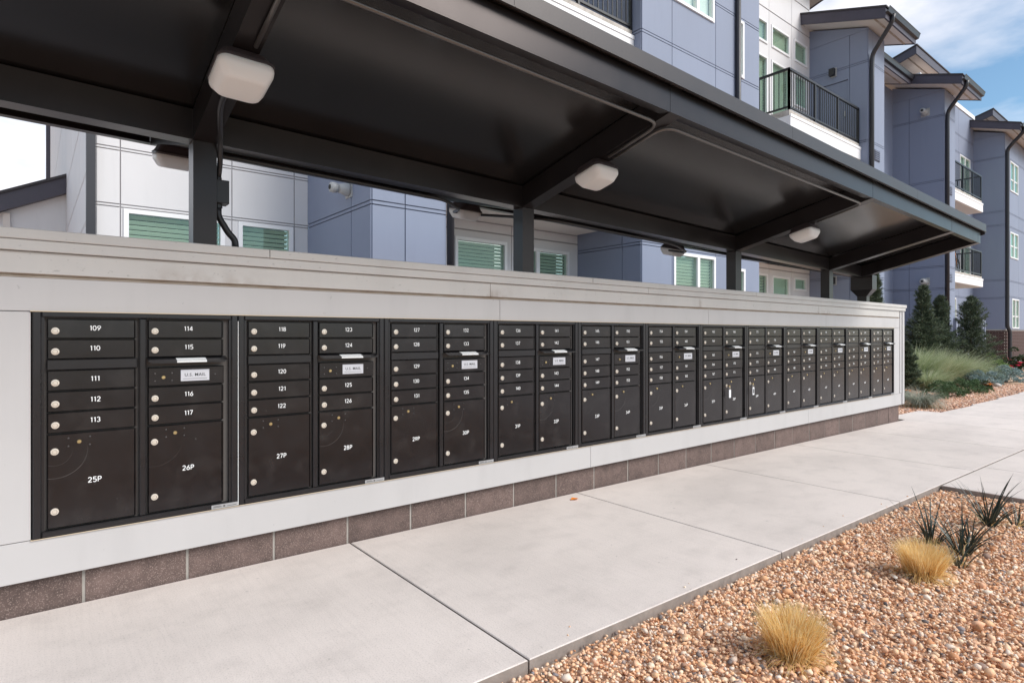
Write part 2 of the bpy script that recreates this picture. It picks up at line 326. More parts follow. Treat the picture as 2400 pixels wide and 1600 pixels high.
def mesh_np(name, V, F, m, smooth=False):
    V = np.asarray(V, np.float32); F = np.asarray(F, np.int32); k = F.shape[1]
    me = bpy.data.meshes.new(name); me.vertices.add(len(V)); me.vertices.foreach_set('co', V.ravel())
    me.loops.add(F.size); me.loops.foreach_set('vertex_index', F.ravel()); me.polygons.add(len(F))
    me.polygons.foreach_set('loop_start', np.arange(0, F.size, k, dtype=np.int32))
    if smooth: me.polygons.foreach_set('use_smooth', np.ones(len(F), bool))
    me.update(calc_edges=True); me.materials.append(M[m] if isinstance(m, str) else m); return me
def path_round(pts, r=.05, n=5):
    """polyline with rounded corners"""
    pts = [Vector(p) for p in pts]; out = [pts[0]]
    for i in range(1, len(pts) - 1):
        a, b, c = pts[i - 1], pts[i], pts[i + 1]; u = (a - b); v = (c - b); rr = min(r, u.length * .45, v.length * .45)
        p0 = b + u.normalized() * rr; p2 = b + v.normalized() * rr
        for k in range(n + 1):
            t = k / n; out.append(p0 * (1 - t) ** 2 + b * 2 * t * (1 - t) + p2 * t * t)
    return out + [pts[-1]]
_txt = {}
def text_mesh(s, size, m, align='CENTER', off=0.0, space=1.0):
    key = (s, size, m, align)
    if key in _txt: return _txt[key]
    cu = bpy.data.curves.new('lettering', 'FONT'); cu.body = s; cu.size = size; cu.align_x = align; cu.align_y = 'CENTER'
    cu.extrude = .0005; cu.offset = off; cu.resolution_u = 2; cu.space_character = space
    o = bpy.data.objects.new('lettering', cu); col.objects.link(o)
    dg = bpy.context.evaluated_depsgraph_get(); me = bpy.data.meshes.new_from_object(o.evaluated_get(dg))
    bpy.data.objects.remove(o); bpy.data.curves.remove(cu)
    me.transform(Matrix.Rotation(math.pi / 2, 4, 'X')); me.materials.clear(); me.materials.append(M[m]); _txt[key] = me; return me
# rounded numerals drawn as bold strokes (centre lines in a 0.62 x 1 box)
def arc(cx_, cy_, rx, ry_, a0, a1, n=8): return [(cx_ + rx * math.cos(R(a0 + (a1 - a0) * k / n)), cy_ + ry_ * math.sin(R(a0 + (a1 - a0) * k / n))) for k in range(n + 1)]
GLY = {'0': [arc(.31, .5, .25, .43, 90, 450, 14)], '1': [[(.30, .95), (.30, .05)], [(.28, .90), (.13, .78)]],
       '2': [arc(.31, .68, .23, .25, 165, -40, 8), [(.50, .54), (.09, .10)], [(.05, .07), (.58, .07)]], '3': [arc(.29, .71, .22, .22, 150, -80, 8), arc(.29, .29, .25, .23, 85, -150, 8)],
       '4': [[(.46, .05), (.46, .95)], [(.43, .92), (.08, .30)], [(.03, .28), (.61, .28)]], '5': [[(.55, .93), (.12, .93)], [(.15, .95), (.12, .50)], arc(.30, .33, .25, .26, 130, -145, 9)],
       '6': [[(.46, .95), (.14, .48)], arc(.31, .32, .24, .25, 90, 450, 12)], '7': [[(.05, .93), (.59, .93)], [(.53, .93), (.22, .05)]],
       '8': [arc(.31, .72, .20, .21, 90, 450, 10), arc(.31, .29, .24, .23, 90, 450, 10)], '9': [[(.16, .05), (.48, .52)], arc(.31, .68, .24, .25, 90, 450, 12)],
       'P': [[(.10, .05), (.10, .95)], [(.08, .93), (.32, .93)] + arc(.34, .69, .22, .24, 90, -90, 6) + [(.08, .45)]]}
_num = {}
def number_mesh(t, h_, m='number_white'):
    if (t, h_) in _num: return _num[(t, h_)]
    q = MB(); th = .070; adv = {'1': .52}; wdt = sum(adv.get(c_, .72) for c_ in t) - .10; x = -wdt / 2
    for c_ in t:
        for sk_, pl in enumerate(GLY[c_]):
            n = len(pl); Lf = []; Rt = []
            for k, (a, b_) in enumerate(pl):
                p0 = pl[max(k - 1, 0)]; p1 = pl[min(k + 1, n - 1)]; dx, dy = p1[0] - p0[0], p1[1] - p0[1]; l = math.hypot(dx, dy) or 1; nx, ny = -dy / l, dx / l
                if 0 < k < n - 1:
                    e0 = (a - p0[0], b_ - p0[1]); l0 = math.hypot(*e0) or 1; cs = max(.45, abs(nx * -e0[1] / l0 + ny * e0[0] / l0)); w_ = th / cs
                else: w_ = th
                Lf.append((a + nx * w_, b_ + ny * w_)); Rt.append((a - nx * w_, b_ - ny * w_))
            V = [((x + a) * h_, -.0008 - .0002 * sk_, (b_ - .5) * h_) for a, b_ in Lf + Rt]
            q.add(V, [(k, k + 1, n + k + 1, n + k) for k in range(n - 1)])
        x += adv.get(c_, .72)
    me = bpy.data.meshes.new('number'); me.from_pydata(q.v, [], q.f); me.materials.append(M[m]); _num[(t, h_)] = me; return me
def gz(x): return -.0098 * max(-3, min(x, 12))

# ================================================================== SETTING
g = MB(); g.add([(-400, -400, -.30), (400, -400, -.30), (400, 400, -.30), (-400, 400, -.30)], [(0, 1, 2, 3)])
structure('ground', (0, 0, 0), g.mesh('ground', 'soil'))
g = MB(); g.add([(-60, -22, -.29), (90, -22, -.29), (90, -9, -.29), (-60, -9, -.29)], [(0, 1, 2, 3)])
structure('parking_road', (0, 0, 0), g.mesh('parking_road', 'asphalt'))
# sidewalk: slabs with open joints on a dark bed
walk = structure('sidewalk', (0, 0, 0))
def slab(x0, x1, ya, yb, parent, th=.14, sk=0):
    """ya/yb: (y at x0, y at x1) of the near and far edge"""
    e = .004
    P = [(x0 + e + sk * 0, ya[0] + e), (x1 - e, ya[1] + e), (x1 - e, yb[1] - e), (x0 + e, yb[0] - e)]
    c = .0035; top = [(x, y, gz(x)) for x, y in P]
    cx = sum(p[0] for p in P) / 4; cyy = sum(p[1] for p in P) / 4
    ins = []
    for x, y in P:
        ins.append((x + (c if x < cx else -c), y + (c if y < cyy else -c), gz(x)))
    low = [(x, y, gz(x) - c) for x, y in P]; bot = [(x, y, gz(x) - th) for x, y in P]
    b = MB(); V = bot + low + ins; F = [(3, 2, 1, 0)]
    for k in range(4):
        j = (k + 1) % 4; F += [(k, j, 4 + j, 4 + k), (4 + k, 4 + j, 8 + j, 8 + k)]
    F.append((8, 9, 10, 11)); b.add(V, F)
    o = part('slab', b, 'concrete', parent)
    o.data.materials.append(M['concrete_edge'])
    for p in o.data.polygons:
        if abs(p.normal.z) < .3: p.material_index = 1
    return o
def ye(x): return -1.508 - .0164 * (x - 1.15)
J = [-3.9, -2.12, -.37, 1.384, 3.17, 4.84, 6.55, 8.27, 9.99, 11.5, 13.2, 14.95, 16.7, 18.4, 20.1, 21.9, 23.6, 25.4]
for a, b_ in zip(J, J[1:]):
    yb = .03 if a < 9.5 else (.30 if a < 10.5 else .0)
    slab(a, b_, (ye(a), ye(b_)), (yb, yb if a < 10.5 else -.05), walk)
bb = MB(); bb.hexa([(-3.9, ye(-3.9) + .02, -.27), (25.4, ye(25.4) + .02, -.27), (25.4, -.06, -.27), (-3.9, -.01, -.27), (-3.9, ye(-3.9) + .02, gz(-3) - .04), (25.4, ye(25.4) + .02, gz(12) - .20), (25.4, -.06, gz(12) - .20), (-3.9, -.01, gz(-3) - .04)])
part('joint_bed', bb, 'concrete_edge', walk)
J2 = [5.66, 6.80, 8.60, 10.4, 12.2, 14.0, 15.8, 17.6]
JY = [-1.0, -3.4, -5.2, -7.0, -8.9]
for a, b_ in zip(J2, J2[1:]):
    for k, (c0, c1) in enumerate(zip(JY, JY[1:])):
        far = (ye(a) - .008, ye(b_) - .008) if k == 0 else (c0, c0)
        slab(a, b_, (c1, c1), far, walk)
# ------------------------------------------------------------------ gravel beds
ICO = None
def ico():
    global ICO
    if ICO is None:
        bm = bmesh.new(); bmesh.ops.create_icosphere(bm, subdivisions=1, radius=1)
        bm.verts.ensure_lookup_table(); ICO = (np.array([v.co[:] for v in bm.verts]), np.array([[v.index for v in f.verts] for f in bm.faces])); bm.free()
    return ICO
def pebbles(name, P, S, m, org, smooth=False, flat=.66):
    V0, F0 = ico(); n = len(P); sc = S[:, None] * rng.uniform(.52, 1.25, (n, 3)); sc[:, 2] *= flat
    jit = rng.uniform(.66, 1.3, (n, len(V0), 1)); V = V0[None] * jit * sc[:, None, :]
    az = rng.uniform(0, 2 * np.pi, n); ti = rng.normal(0, .38, n)
    ca, sa, ct, st = np.cos(az), np.sin(az), np.cos(ti), np.sin(ti); Z = np.zeros(n); O = np.ones(n)
    Rz = np.stack([np.stack([ca, -sa, Z], 1), np.stack([sa, ca, Z], 1), np.stack([Z, Z, O], 1)], 1)
    Rx = np.stack([np.stack([O, Z, Z], 1), np.stack([Z, ct, -st], 1), np.stack([Z, st, ct], 1)], 1)
    V = np.einsum('nij,nkj->nki', Rz @ Rx, V) + P[:, None, :] - np.array(org)
    F = (F0[None] + (np.arange(n) * len(V0))[:, None, None]).reshape(-1, 3)
    return mesh_np(name, V.reshape(-1, 3), F, m, smooth)
bed = structure('gravel_bed_ground', (3, -2.5, 0))
b = MB(); b.hexa([(-4, -9, -.29), (5.66, -9, -.29), (5.66, -1.56, -.29), (-4, -1.40, -.29), (-4, -9, gz(-3) - .05), (5.66, -9, gz(5) - .05), (5.66, -1.56, gz(5.6) - .05), (-4, -1.40, gz(-3) - .05)])
part('bed_soil', b, 'soil', bed)
def scatter(n, x0, x1, y0, y1, smin, smax, ylim=None, zo=-.04, zr=.018):
    P = np.stack([rng.uniform(x0, x1, n), rng.uniform(y0, y1, n), np.zeros(n)], 1); S = rng.uniform(smin, smax, n) * rng.uniform(.8, 1.25, n)
    if ylim is not None:
        k = P[:, 1] < np.array([ylim(x) for x in P[:, 0]]) - S; P, S = P[k], S[k]
    P[:, 2] = np.array([gz(x) for x in P[:, 0]]) + zo + rng.uniform(-zr, zr * .6, len(P)); return P, S
PA, SA = scatter(58000, .7, 5.64, -2.85, -1.50, .0048, .0108, ye)
PB, SB = scatter(14000, -2.5, 5.64, -4.6, -2.75, .008, .016)
PC, SC = scatter(1300, .9, 5.6, -2.8, -1.56, .012, .019, ye, zo=-.03)
PD = np.stack([rng.uniform(.9, 5.6, 14), np.zeros(14), np.zeros(14)], 1); SD = rng.uniform(.003, .006, 14)
PD[:, 1] = np.array([ye(x) for x in PD[:, 0]]) + np.abs(rng.normal(0, .05, 14)) + .004; PD[:, 2] = np.array([gz(x) for x in PD[:, 0]]) + SD * .4
Pg = np.concatenate([PA, PB, PC, PD]); Sg = np.concatenate([SA, SB, SC, SD])
tag(put('gravel', pebbles('gravel', Pg, Sg, 'pebbles', (3, -2.5, -.05)), None, (3, -2.5, -.05)), 'loose tan and orange pebble gravel filling the bed beside the sidewalk', 'gravel', kind='stuff')
# far planting bed behind the end of the wall
b = MB(); b.hexa([(9.9, .26, -.29), (60, -.1, -.29), (60, 9, -.29), (9.9, 9, -.29), (9.9, .31, gz(12) - .03), (60, .0, gz(12) - .03), (60, 9, gz(12) - .03), (9.9, 9, gz(12) - .03)])
part('planting_bed_soil', b, 'soil', bed)
b = MB(); b.box(-30, 9.9, .3, 9, -.29, gz(5) - .02)
part('bounce_paving', b, 'concrete', bed)  # unseen pale paving, added to bounce light onto the valley beam underside
P1, S1 = scatter(13000, 10.1, 20, -.02, 2.2, .012, .026, None, zo=-.028, zr=.012)
k = (P1[:, 1] > np.where(P1[:, 0] < 11.5, .33, .02 - .006 * (P1[:, 0] - 11.5))); P1, S1 = P1[k], S1[k]
tag(put('gravel', pebbles('gravel', P1, S1, 'pebbles_far', (14, .7, -.15)), None, (14, .7, -.15)), 'reddish gravel strip under the grasses past the end of the mailbox wall', 'gravel', kind='stuff')
# pale river cobbles by the brick base: one object each
for i in range(260):
    x = random.uniform(27.5, 38.5); y = random.uniform(1.9, 3.35); s_ = random.uniform(.10, .21)
    if i == 0 or i % 6 == 0:
        cm = pebbles('cobble', np.array([[0, 0, 0.]]), np.array([.15]), 'cobbles', (0, 0, 0), True, flat=.7)
    o = put('cobble', cm, None, (x, y, gz(12) + .02)); o.rotation_euler = (0, 0, random.uniform(0, 6)); o.scale = (s_ / .15,) * 3
    tag(o, 'pale river cobble in the rock strip along the brick base', 'rock', 'river cobbles by the brick base')

# ================================================================== MAILBOX WALL
wall = thing('mailbox_wall', (4.6, .2, 0), 'long low off-white panelled wall on brown concrete blocks holding the mailboxes', 'wall')
X0, X1 = -.58, 9.83
bx = .574 - .4 * 3
core = MB(); core.box(X0 + .03, X1 - .04, .46, .50, .15, 1.5); core.box(X0 + .03, X1 - .04, .02, .50, 1.26, 1.5); part('core', core, 'joint_white', wall)
mt = MB(); mt.hexa([(X0 + .02, .0425, -.2), (X1 - .06, .0425, -.25), (X1 - .06, .45, -.25), (X0 + .02, .45, -.2), (X0 + .02, .0425, .15), (X1 - .06, .0425, .15), (X1 - .06, .45, .15), (X0 + .02, .45, .15)])
part('mortar', mt, 'mortar', wall)
x = bx
while x < X1 - .06:
    a, b_ = max(x + .006, X0 + .02), min(x + .394, X1 - .05)
    if b_ - a > .05:
        m = MB(); m.box(a, b_, .04 + random.uniform(-.0015, .001), .455, -.22, .142); part('block', m, 'block', wall)
    x += .4
def board(z0, z1, y, joints, name, m, xa=X0, xb=X1, t=.03, gap=.0009):
    js = [xa] + [j for j in joints if xa < j < xb] + [xb]
    for a, b_ in zip(js, js[1:]):
        q = MB(); q.cbox(a + gap, b_ - gap, y, y + t, z0, z1, .002); part(name, q, m, wall)
board(.145, .308, -.004, [3.29, 6.85], 'lower_panel', 'wall_white', X0, 9.81)
board(1.246, 1.383, -.004, [2.42, 4.86, 7.3], 'upper_panel', 'wall_white', X0, 9.67)
q = MB(); q.cbox(X0, -.004, -.004, .026, .3105, 1.2435, .002); part('side_panel', q, 'wall_white', wall)
q = MB(); q.cbox(9.451, 9.67, -.004, .026, .3105, 1.2435, .002); part('side_panel', q, 'wall_white', wall)
q = MB(); q.box(X0, 9.67, .004, .03, 1.380, 1.40); q.box(X0, 9.66, -.0055, .004, 1.3835, 1.387); part('reveal', q, 'reveal_stained', wall)
board(1.398, 1.487, -.012, [2.335, 4.71, 7.09], 'fascia_board', 'wall_cap', X0, 9.64)
board(1.489, 1.533, -.030, [3.95, 8.2], 'crown_board', 'wall_cap', X0, X1 + .006, .04)
js = [X0 - .03, .93, 3.28, 5.65, 8.85, X1 + .03]
for a, b_ in zip(js, js[1:]):
    q = MB(); q.cbox(a + .001, b_ - .001, -.038, .0, 1.5345, 1.577, .003); q.box(a + .001, b_ - .001, 0, .53, 1.56, 1.577); part('cap_flashing', q, 'wall_cap', wall)
q = MB(); q.cbox(9.675, 9.74, -.010, .03, .3105, 1.487, .003); part('corner_board', q, 'wall_white', wall)
q = MB(); q.cbox(9.755, 9.832, -.016, .52, .15, 1.487, .003); part('corner_board', q, 'wall_white', wall)
q = MB(); q.box(-.006, 9.452, -.0125, .0, 1.2437, 1.2475); part('sealant_bead', q, 'sealant', wall)
q = MB(); q.box(-.005, 9.45, -.011, .0, .3082, .3108); part('sealant_bead', q, 'sealant', wall)
q = MB(); q.box(X0 - .012, X0 - .0005, -.002, .52, .15, 1.487); part('corner_board', q, 'wall_white', wall)
bk = MB(); bk.box(X0, X1 - .01, .50, .52, .15, 1.56); part('back_panel', bk, 'wall_white', wall)

# ------------------------------------------------------------------ mailbox units
UW, UH, UZ = .787, .935, .3105
H = UH
COLS = [(.046, .370), (.405, .729)]
ROWS = [(.030, .113), (.116, .199), (.245, .331), (.334, .419), (.422, .507)]
PAR = (.512, .902)
def ub(): return MB()
def local(mb, name, m, smooth=False): return mb.mesh(name, m, (0, 0, 0), smooth)
# shared meshes in unit space (origin: lower left corner on the wall plane)
fr = ub(); e = .0012
fr.cbox(e, .030, -.013, .02, 0, H, .004); fr.cbox(UW - .030, UW - e, -.013, .02, 0, H, .004)
fr.cbox(.0302, UW - .0302, -.013, .02, H - .0235, H, .004); fr.cbox(.0302, UW - .0302, -.013, .02, 0, .0265, .004)
fr.box(.0304, .040, -.004, .02, .027, H - .024); fr.box(UW - .040, UW - .0304, -.004, .02, .027, H - .024)
me_frame = local(fr, 'frame', 'box_frame')
bp = ub(); bp.box(.031, UW - .031, .012, .02, .027, H - .024); bp.box(.004, UW - .004, .02, .38, .004, H - .004); me_back = local(bp, 'cabinet', 'joint_dark')
ml = ub(); ml.cbox(.3745, .4005, -.0105, .012, .027, H - .024, .004); me_mull = local(ml, 'mullion', 'box_frame')
dw = COLS[0][1] - COLS[0][0]
def doormesh(h_): q = ub(); q.cbox(.003, dw - .013, -.006, .010, -h_ / 2, h_ / 2, .0032); q.box(dw - .011, dw - .007, -.0045, .010, -h_ / 2 + .002, h_ / 2 - .002); return local(q, 'door', 'box_metal')
me_door = doormesh(.081); me_door2 = doormesh(.0835)
ph = PAR[1] - PAR[0]; LKX = .027; LKZ = .071
q = ub(); q.cbox(.003 - LKX, dw - .013 - LKX, -.006, .010, -(ph - LKZ), LKZ, .0032); q.box(dw - .011 - LKX, dw - .007 - LKX, -.0045, .010, -(ph - LKZ) + .002, LKZ - .002)
me_parcel = local(q, 'parcel_door', 'parcel_metal')
q = ub(); q.cbox(.001, dw - .003, -.0075, .010, -.0215, .0215, .003); me_fill = local(q, 'filler_panel', 'box_frame')
q = ub(); q.cbox(.003, dw - .006, -.006, .010, -.0425, .0425, .0032); me_out = local(q, 'outgoing_mail_panel', 'box_metal')
q = ub(); q.lathe([(.0148, 0), (.0148, .004), (.0130, .007), (.0092, .0075), (.0082, .0055), (.0045, .0055), (.0045, .0068), (.001, .0068)], (0, 0, 0), 'y', 14); me_lock = local(q, 'lock', 'lock_metal', False); me_lock.materials.append(M['lock_core'])
for p in me_lock.polygons:
    c_ = p.center; rr_ = math.hypot(c_.x, c_.z)
    if .0078 < rr_ < .0098 or (.004 < rr_ < .0046 and abs(p.normal.y) < .5): p.material_index = 1
q = ub(); q.lathe([(.0085, 0), (.0085, .004), (.0065, .006), (.001, .006)], (0, 0, 0), 'y', 10); q.box(-.0045, .0045, -.0072, -.005, -.001, .001); me_arrow = local(q, 'service_lock', 'brass')
q = ub(); q.lathe([(.0042, 0), (.0038, .0025), (.001, .0035)], (0, 0, 0), 'y', 7); me_bolt = local(q, 'bolt', 'bolt')
# slanted hood over the outgoing slot
q = ub(); q.add([(-.002, .01, .016), (dw + .004, .01, .016), (dw + .004, -.046, -.002), (-.002, -.046, -.002), (-.002, .01, .012), (dw + .004, .01, .012), (dw - .012, -.046, -.012), (.016, -.046, -.012)],
                [(0, 1, 2, 3), (4, 7, 6, 5), (3, 2, 6, 7), (0, 3, 7, 4), (1, 5, 6, 2), (0, 4, 5, 1)]); me_hood = local(q, 'slot_hood', 'box_frame')
q = ub(); q.add([(.112, -.0463, -.0095), (.236, -.0463, -.0095), (.236, -.0463, -.0035), (.112, -.0463, -.0035), (.112, -.0440, -.0005), (.236, -.0440, -.0005), (.112, -.012, .0098), (.236, -.012, .0098)],
                [(0, 1, 2, 3), (3, 2, 5, 4), (4, 5, 7, 6)]); me_hlab = local(q, 'hood_label', 'number_white')
q = ub(); q.cbox(0, .121, -.0085, -.0045, -.0265, .0265, .001); me_plate = local(q, 'mail_plate', 'label_silver')
q = ub(); q.box(.010, .111, -.0090, -.0084, -.0165, -.0150); me_line = local(q, 'underline', 'text_black')
q = ub(); q.box(0, .118, -.0138, -.0128, -.0095, .0095); me_stk = local(q, 'serial_sticker', 'sticker_grey')
q = ub(); q.box(.052, .060, -.0143, -.0136, -.004, .004); q.box(.008, .045, -.0143, -.0136, -.003, -.0005); q.box(.008, .04, -.0143, -.0136, .002, .004); q.box(.068, .11, -.0143, -.0136, -.003, -.001); me_stp = local(q, 'sticker_print', 'conduit_grey')
ORD = ['leftmost', 'second', 'third', 'fourth', 'fifth', 'sixth', 'seventh', 'eighth', 'ninth', 'tenth', 'eleventh', 'last']
for u in range(12):
    ux = u * UW; n0 = 109 + 9 * u; p0 = 25 + 2 * u
    un = thing('mailbox_cluster', (ux, 0, UZ), 'dark bronze mailbox cluster with doors numbered %d to %d, %s' % (n0, n0 + 8, (ORD[u] + ' from the left') if 0 < u < 11 else ('leftmost of the row' if u == 0 else 'last at the far end')), 'mailbox', 'mailbox clusters set in the wall')
    W = lambda x, z, y=0: (ux + x, y, UZ + H - z)
    put('cabinet', me_back, un, (ux, 0, UZ)); put('frame', me_frame, un, (ux, 0, UZ)); put('mullion', me_mull, un, (ux, 0, UZ))
    def tenant(c, r, num):
        z = (ROWS[r][0] + ROWS[r][1]) / 2; d = put('door', me_door if r < 2 else me_door2, un, W(COLS[c][0], z))
        l = put('lock', me_lock, d, W(COLS[c][0] + LKX + .002, z + .009, -.006))
        l.rotation_euler = (0, random.uniform(-.3, .3), 0); d.rotation_euler = (random.uniform(-.006, .006), 0, random.uniform(-.006, .004))
        if u < 12: put('number', number_mesh(str(num), .0222), d, W(COLS[c][0] + dw / 2 + .004 + random.uniform(-.002, .002), z - .004, -.0063))
    for r in range(5): tenant(0, r, n0 + r)
    for i, r in enumerate((0, 1, 3, 4)): tenant(1, r, n0 + 5 + i)
    put('filler_panel', me_fill, un, W(COLS[0][0], .222))
    op = put('outgoing_mail_panel', me_out, un, W(COLS[1][0], .288))
    put('slot_hood', me_hood, un, W(COLS[1][0], .214)); put('hood_label', me_hlab, un, W(COLS[1][0], .214))
    put('mail_plate', me_plate, op, W(.538, .286))
    put('lettering', text_mesh('U.S. MAIL', .0205, 'text_black', off=.00012, space=1.08), op, W(.5985, .284, -.0088)); put('underline', me_line, op, W(.538, .286))
    put('service_lock', me_arrow, op, W(.468, .291, -.006))
    for dx in (-.034, .034):
        for dz in (-.017, .017): put('bolt', me_bolt, op, W(.468 + dx, .291 + dz, -.006))
    put('bolt', me_bolt, op, W(.684, .286, -.006))
    for c in (0, 1):
        d = put('parcel_door', me_parcel, un, W(COLS[c][0] + LKX, PAR[0] + LKZ))
        put('lock', me_lock, d, W(COLS[c][0] + LKX, PAR[0] + LKZ, -.006)); put('lock', me_lock, d, W(COLS[c][0] + LKX, PAR[1] - .07, -.006))
        ax = COLS[c][0] + .11; az = PAR[0] + .037
        put('service_lock', me_arrow, d, W(ax, az, -.006))
        for dx in (-.037, .037):
            for dz in (-.017, .017): put('bolt', me_bolt, d, W(ax + dx, az + dz, -.006))
        put('number', number_mesh('%dP' % (p0 + c), .0238), d, W(COLS[c][0] + dw / 2 + .002, PAR[0] + .205, -.0063))
    s_ = put('serial_sticker', me_stk, un, (ux + UW - .1195, 0, UZ + .0125)); put('sticker_print', me_stp, s_, (ux + UW - .1195, 0, UZ + .0125))
q = MB(); q.box(UW - .0011, UW + .0011, -.0135, -.002, UZ + .004, UZ + H - .03); part('gap_strip', q, 'number_white', wall)
# keys left hanging in two parcel locks
def keytag(X, Z, label, txt):
    t = thing('key_tag', (X, -.015, Z), label, 'key tag', 'key tags hanging from parcel locks')
    q = MB(); q.box(X - .001, X + .001, -.040, -.012, Z - .004, Z + .004); q.lathe([(.011, 0), (.011, .002)], (X, -.036, Z - .004), 'y', 10); part('key', q, 'brass', t)
    q = MB(); q.tube([(X + .012 * math.cos(a), -.038, Z - .022 + .012 * math.sin(a)) for a in [i * math.pi / 6 for i in range(13)]], .0014, 5, False); part('ring', q, 'lock_metal', t)
    q = MB(); q.cbox(X - .016, X + .016, -.041, -.037, Z - .112, Z - .036, .001); f = part('tag', q, 'tag_white', t)
    q = MB()
    for i in range(3): q.box(X - .008 + i * .006, X - .005 + i * .006, -.0425, -.0408, Z - .100 + i * .004, Z - .052)
    if txt: part('print', q, 'text_black', f)
lz = UZ + H - PAR[0] - LKZ
keytag(6 * UW + COLS[1][0] + LKX + .008, lz, 'brass key with plain white tag hanging from parcel door 38P', False)
keytag(7 * UW + COLS[0][0] + LKX + .008, lz, 'brass key with printed white tag hanging from parcel door 39P', True)

# ================================================================== CANOPY (butterfly roof draining along its valley to the far end)
can = thing('canopy', (4.1, .1, 1.4), 'black steel butterfly canopy on square posts above the mailbox wall', 'canopy')
YC, HW, RISE = .10, 1.285, .303
def zb(x): return 2.098 - .0222 * x
def ry(y): return max(0, abs(y - YC) - .05) / (HW - .05) * RISE
def slp(x0, x1, y0, y1, a, b_, mb=None):
    """prism that follows the valley fall along X and the roof rise along Y; a,b_: heights above beam underside"""
    q = mb or MB(); P = [(x0, y0), (x1, y0), (x1, y1), (x0, y1)]
    q.hexa([(x_, y_, zb(x_) + ry(y_) + a) for x_, y_ in P] + [(x_, y_, zb(x_) + ry(y_) + b_) for x_, y_ in P]); return q
RX = [-.55, .60, 2.66, 5.41, 7.51, 8.48]
q = MB(); q.hexa([(x_, y_, zb(x_)) for x_, y_ in ((-.55, .05), (8.58, .05), (8.58, .15), (-.55, .15))] + [(x_, y_, zb(x_) + .146) for x_, y_ in ((-.55, .05), (8.58, .05), (8.58, .15), (-.55, .15))]); part('valley_beam', q, 'canopy_paint', can)
for x in RX[1:5]:
    q = MB(); q.box(x, x + .104, .046, .15, 1.5772, zb(x + .1) - .0); part('post', q, 'canopy_paint', can)
    q = MB(); q.box(x - .006, x + .110, .040, .156, 1.5772, 1.584); part('base_plate', q, 'canopy_paint', can)
for s in (-1, 1):
    for i, x in enumerate(RX):
        ya, yb_ = YC + s * .0502, YC + s * HW
        q = slp(x, x + .1, min(ya, yb_), max(ya, yb_), 0, .144); part('rafter', q, 'canopy_paint', can)
    for x0, x1 in zip(RX, RX[1:]):
        yo, yi = YC + s * (HW - .001), YC + s * (HW - .055)
        q = MB(); ff = RISE
        def fx(z0, z1, ya, yb_):
            a0, a1 = x0 + .1015, x1 - .0015; P = [(a0, min(ya, yb_)), (a1, min(ya, yb_)), (a1, max(ya, yb_)), (a0, max(ya, yb_))]
            q.hexa([(x_, y_, zb(x_) + z0) for x_, y_ in P] + [(x_, y_, zb(x_) + z1) for x_, y_ in P])
        fx(ff, ff + .008, yo, yi); fx(ff + .0082, ff + .13, yo, YC + s * (HW - .012)); fx(ff + .1302, ff + .138, yo, yi)
        part('fascia_channel', q, 'canopy_paint', can)
    ya, yb_ = YC, YC + s * (HW + .03)
    q = slp(-.60, 8.63, min(ya, yb_), max(ya, yb_), .1465, .205); part('roof_deck', q, 'soffit_paint', can)
    for x0, x1 in ((-.63, 1.55), (1.552, 3.95), (3.952, 6.35), (6.352, 8.66)):
        yo = YC + s * (HW + .036); yi = YC + s * (HW + .031)
        q = MB(); P = [(x0, min(yo, yi)), (x1, min(yo, yi)), (x1, max(yo, yi)), (x0, max(yo, yi))]
        q.hexa([(x_, y_, zb(x_) + RISE + .138) for x_, y_ in P] + [(x_, y_, zb(x_) + RISE + .226) for x_, y_ in P])
        y2 = YC + s * (HW + .044); P = [(x0, min(y2, yi)), (x1, min(y2, yi)), (x1, max(y2, yi)), (x0, max(y2, yi))]
        q.hexa([(x_, y_, zb(x_) + RISE + .133) for x_, y_ in P] + [(x_, y_, zb(x_) + RISE + .1378) for x_, y_ in P])
        part('edge_flashing', q, 'flashing', can)
    for xa in (-.64, 8.632):
        q = slp(xa, xa + .008, min(ya, yb_), max(ya, yb_), .10, .226); part('edge_flashing', q, 'flashing', can)
# leader head and downspout at the low end
lx, ly, lzt = 8.60, .10, zb(8.6) + .03
q = MB(); a, d_ = .134, .15
q.hexa([(lx, ly - a, 1.75), (lx + d_, ly - a, 1.75), (lx + d_, ly + a, 1.75), (lx, ly + a, 1.75), (lx, ly - a, lzt), (lx + d_, ly - a, lzt), (lx + d_, ly + a, lzt), (lx, ly + a, lzt)])
q.hexa([(lx + .02, ly - .058, 1.66), (lx + .12, ly - .058, 1.66), (lx + .12, ly + .058, 1.66), (lx + .02, ly + .058, 1.66), (lx, ly - a, 1.7498), (lx + d_, ly - a, 1.7498), (lx + d_, ly + a, 1.7498), (lx, ly + a, 1.7498)])
q.box(lx + .02, lx + .12, ly - .058, ly + .058, 1.579, 1.6598); part('leader_head', q, 'canopy_paint', can)
# light fixtures
def rrect(a, c, z, n=4):
    out = []
    for cx_, cy_, t0 in ((a - c, a - c, 0), (-a + c, a - c, 90), (-a + c, -a + c, 180), (a - c, -a + c, 270)):
        for k in range(n + 1):
            t = R(t0 + 90 * k / n); out.append((cx_ + c * math.cos(t), cy_ + c * math.sin(t), z))
    return out
def loft(rings):
    q = MB(); n = len(rings[0]); V = [p for r in rings for p in r]; F = []
    for i in range(len(rings) - 1):
        for k in range(n): F.append((i * n + k, i * n + (k + 1) % n, (i + 1) * n + (k + 1) % n, (i + 1) * n + k))
    F.append(tuple(range(n))); F.append(tuple((len(rings) - 1) * n + k for k in range(n))); q.add(V, F); return q
me_lens = loft([rrect(.104, .035, 0), rrect(.105, .036, -.020), rrect(.102, .035, -.035), rrect(.082, .034, -.068), rrect(.074, .03, -.074), rrect(.060, .026, -.0765)]).mesh('lens', 'lens', smooth=True)
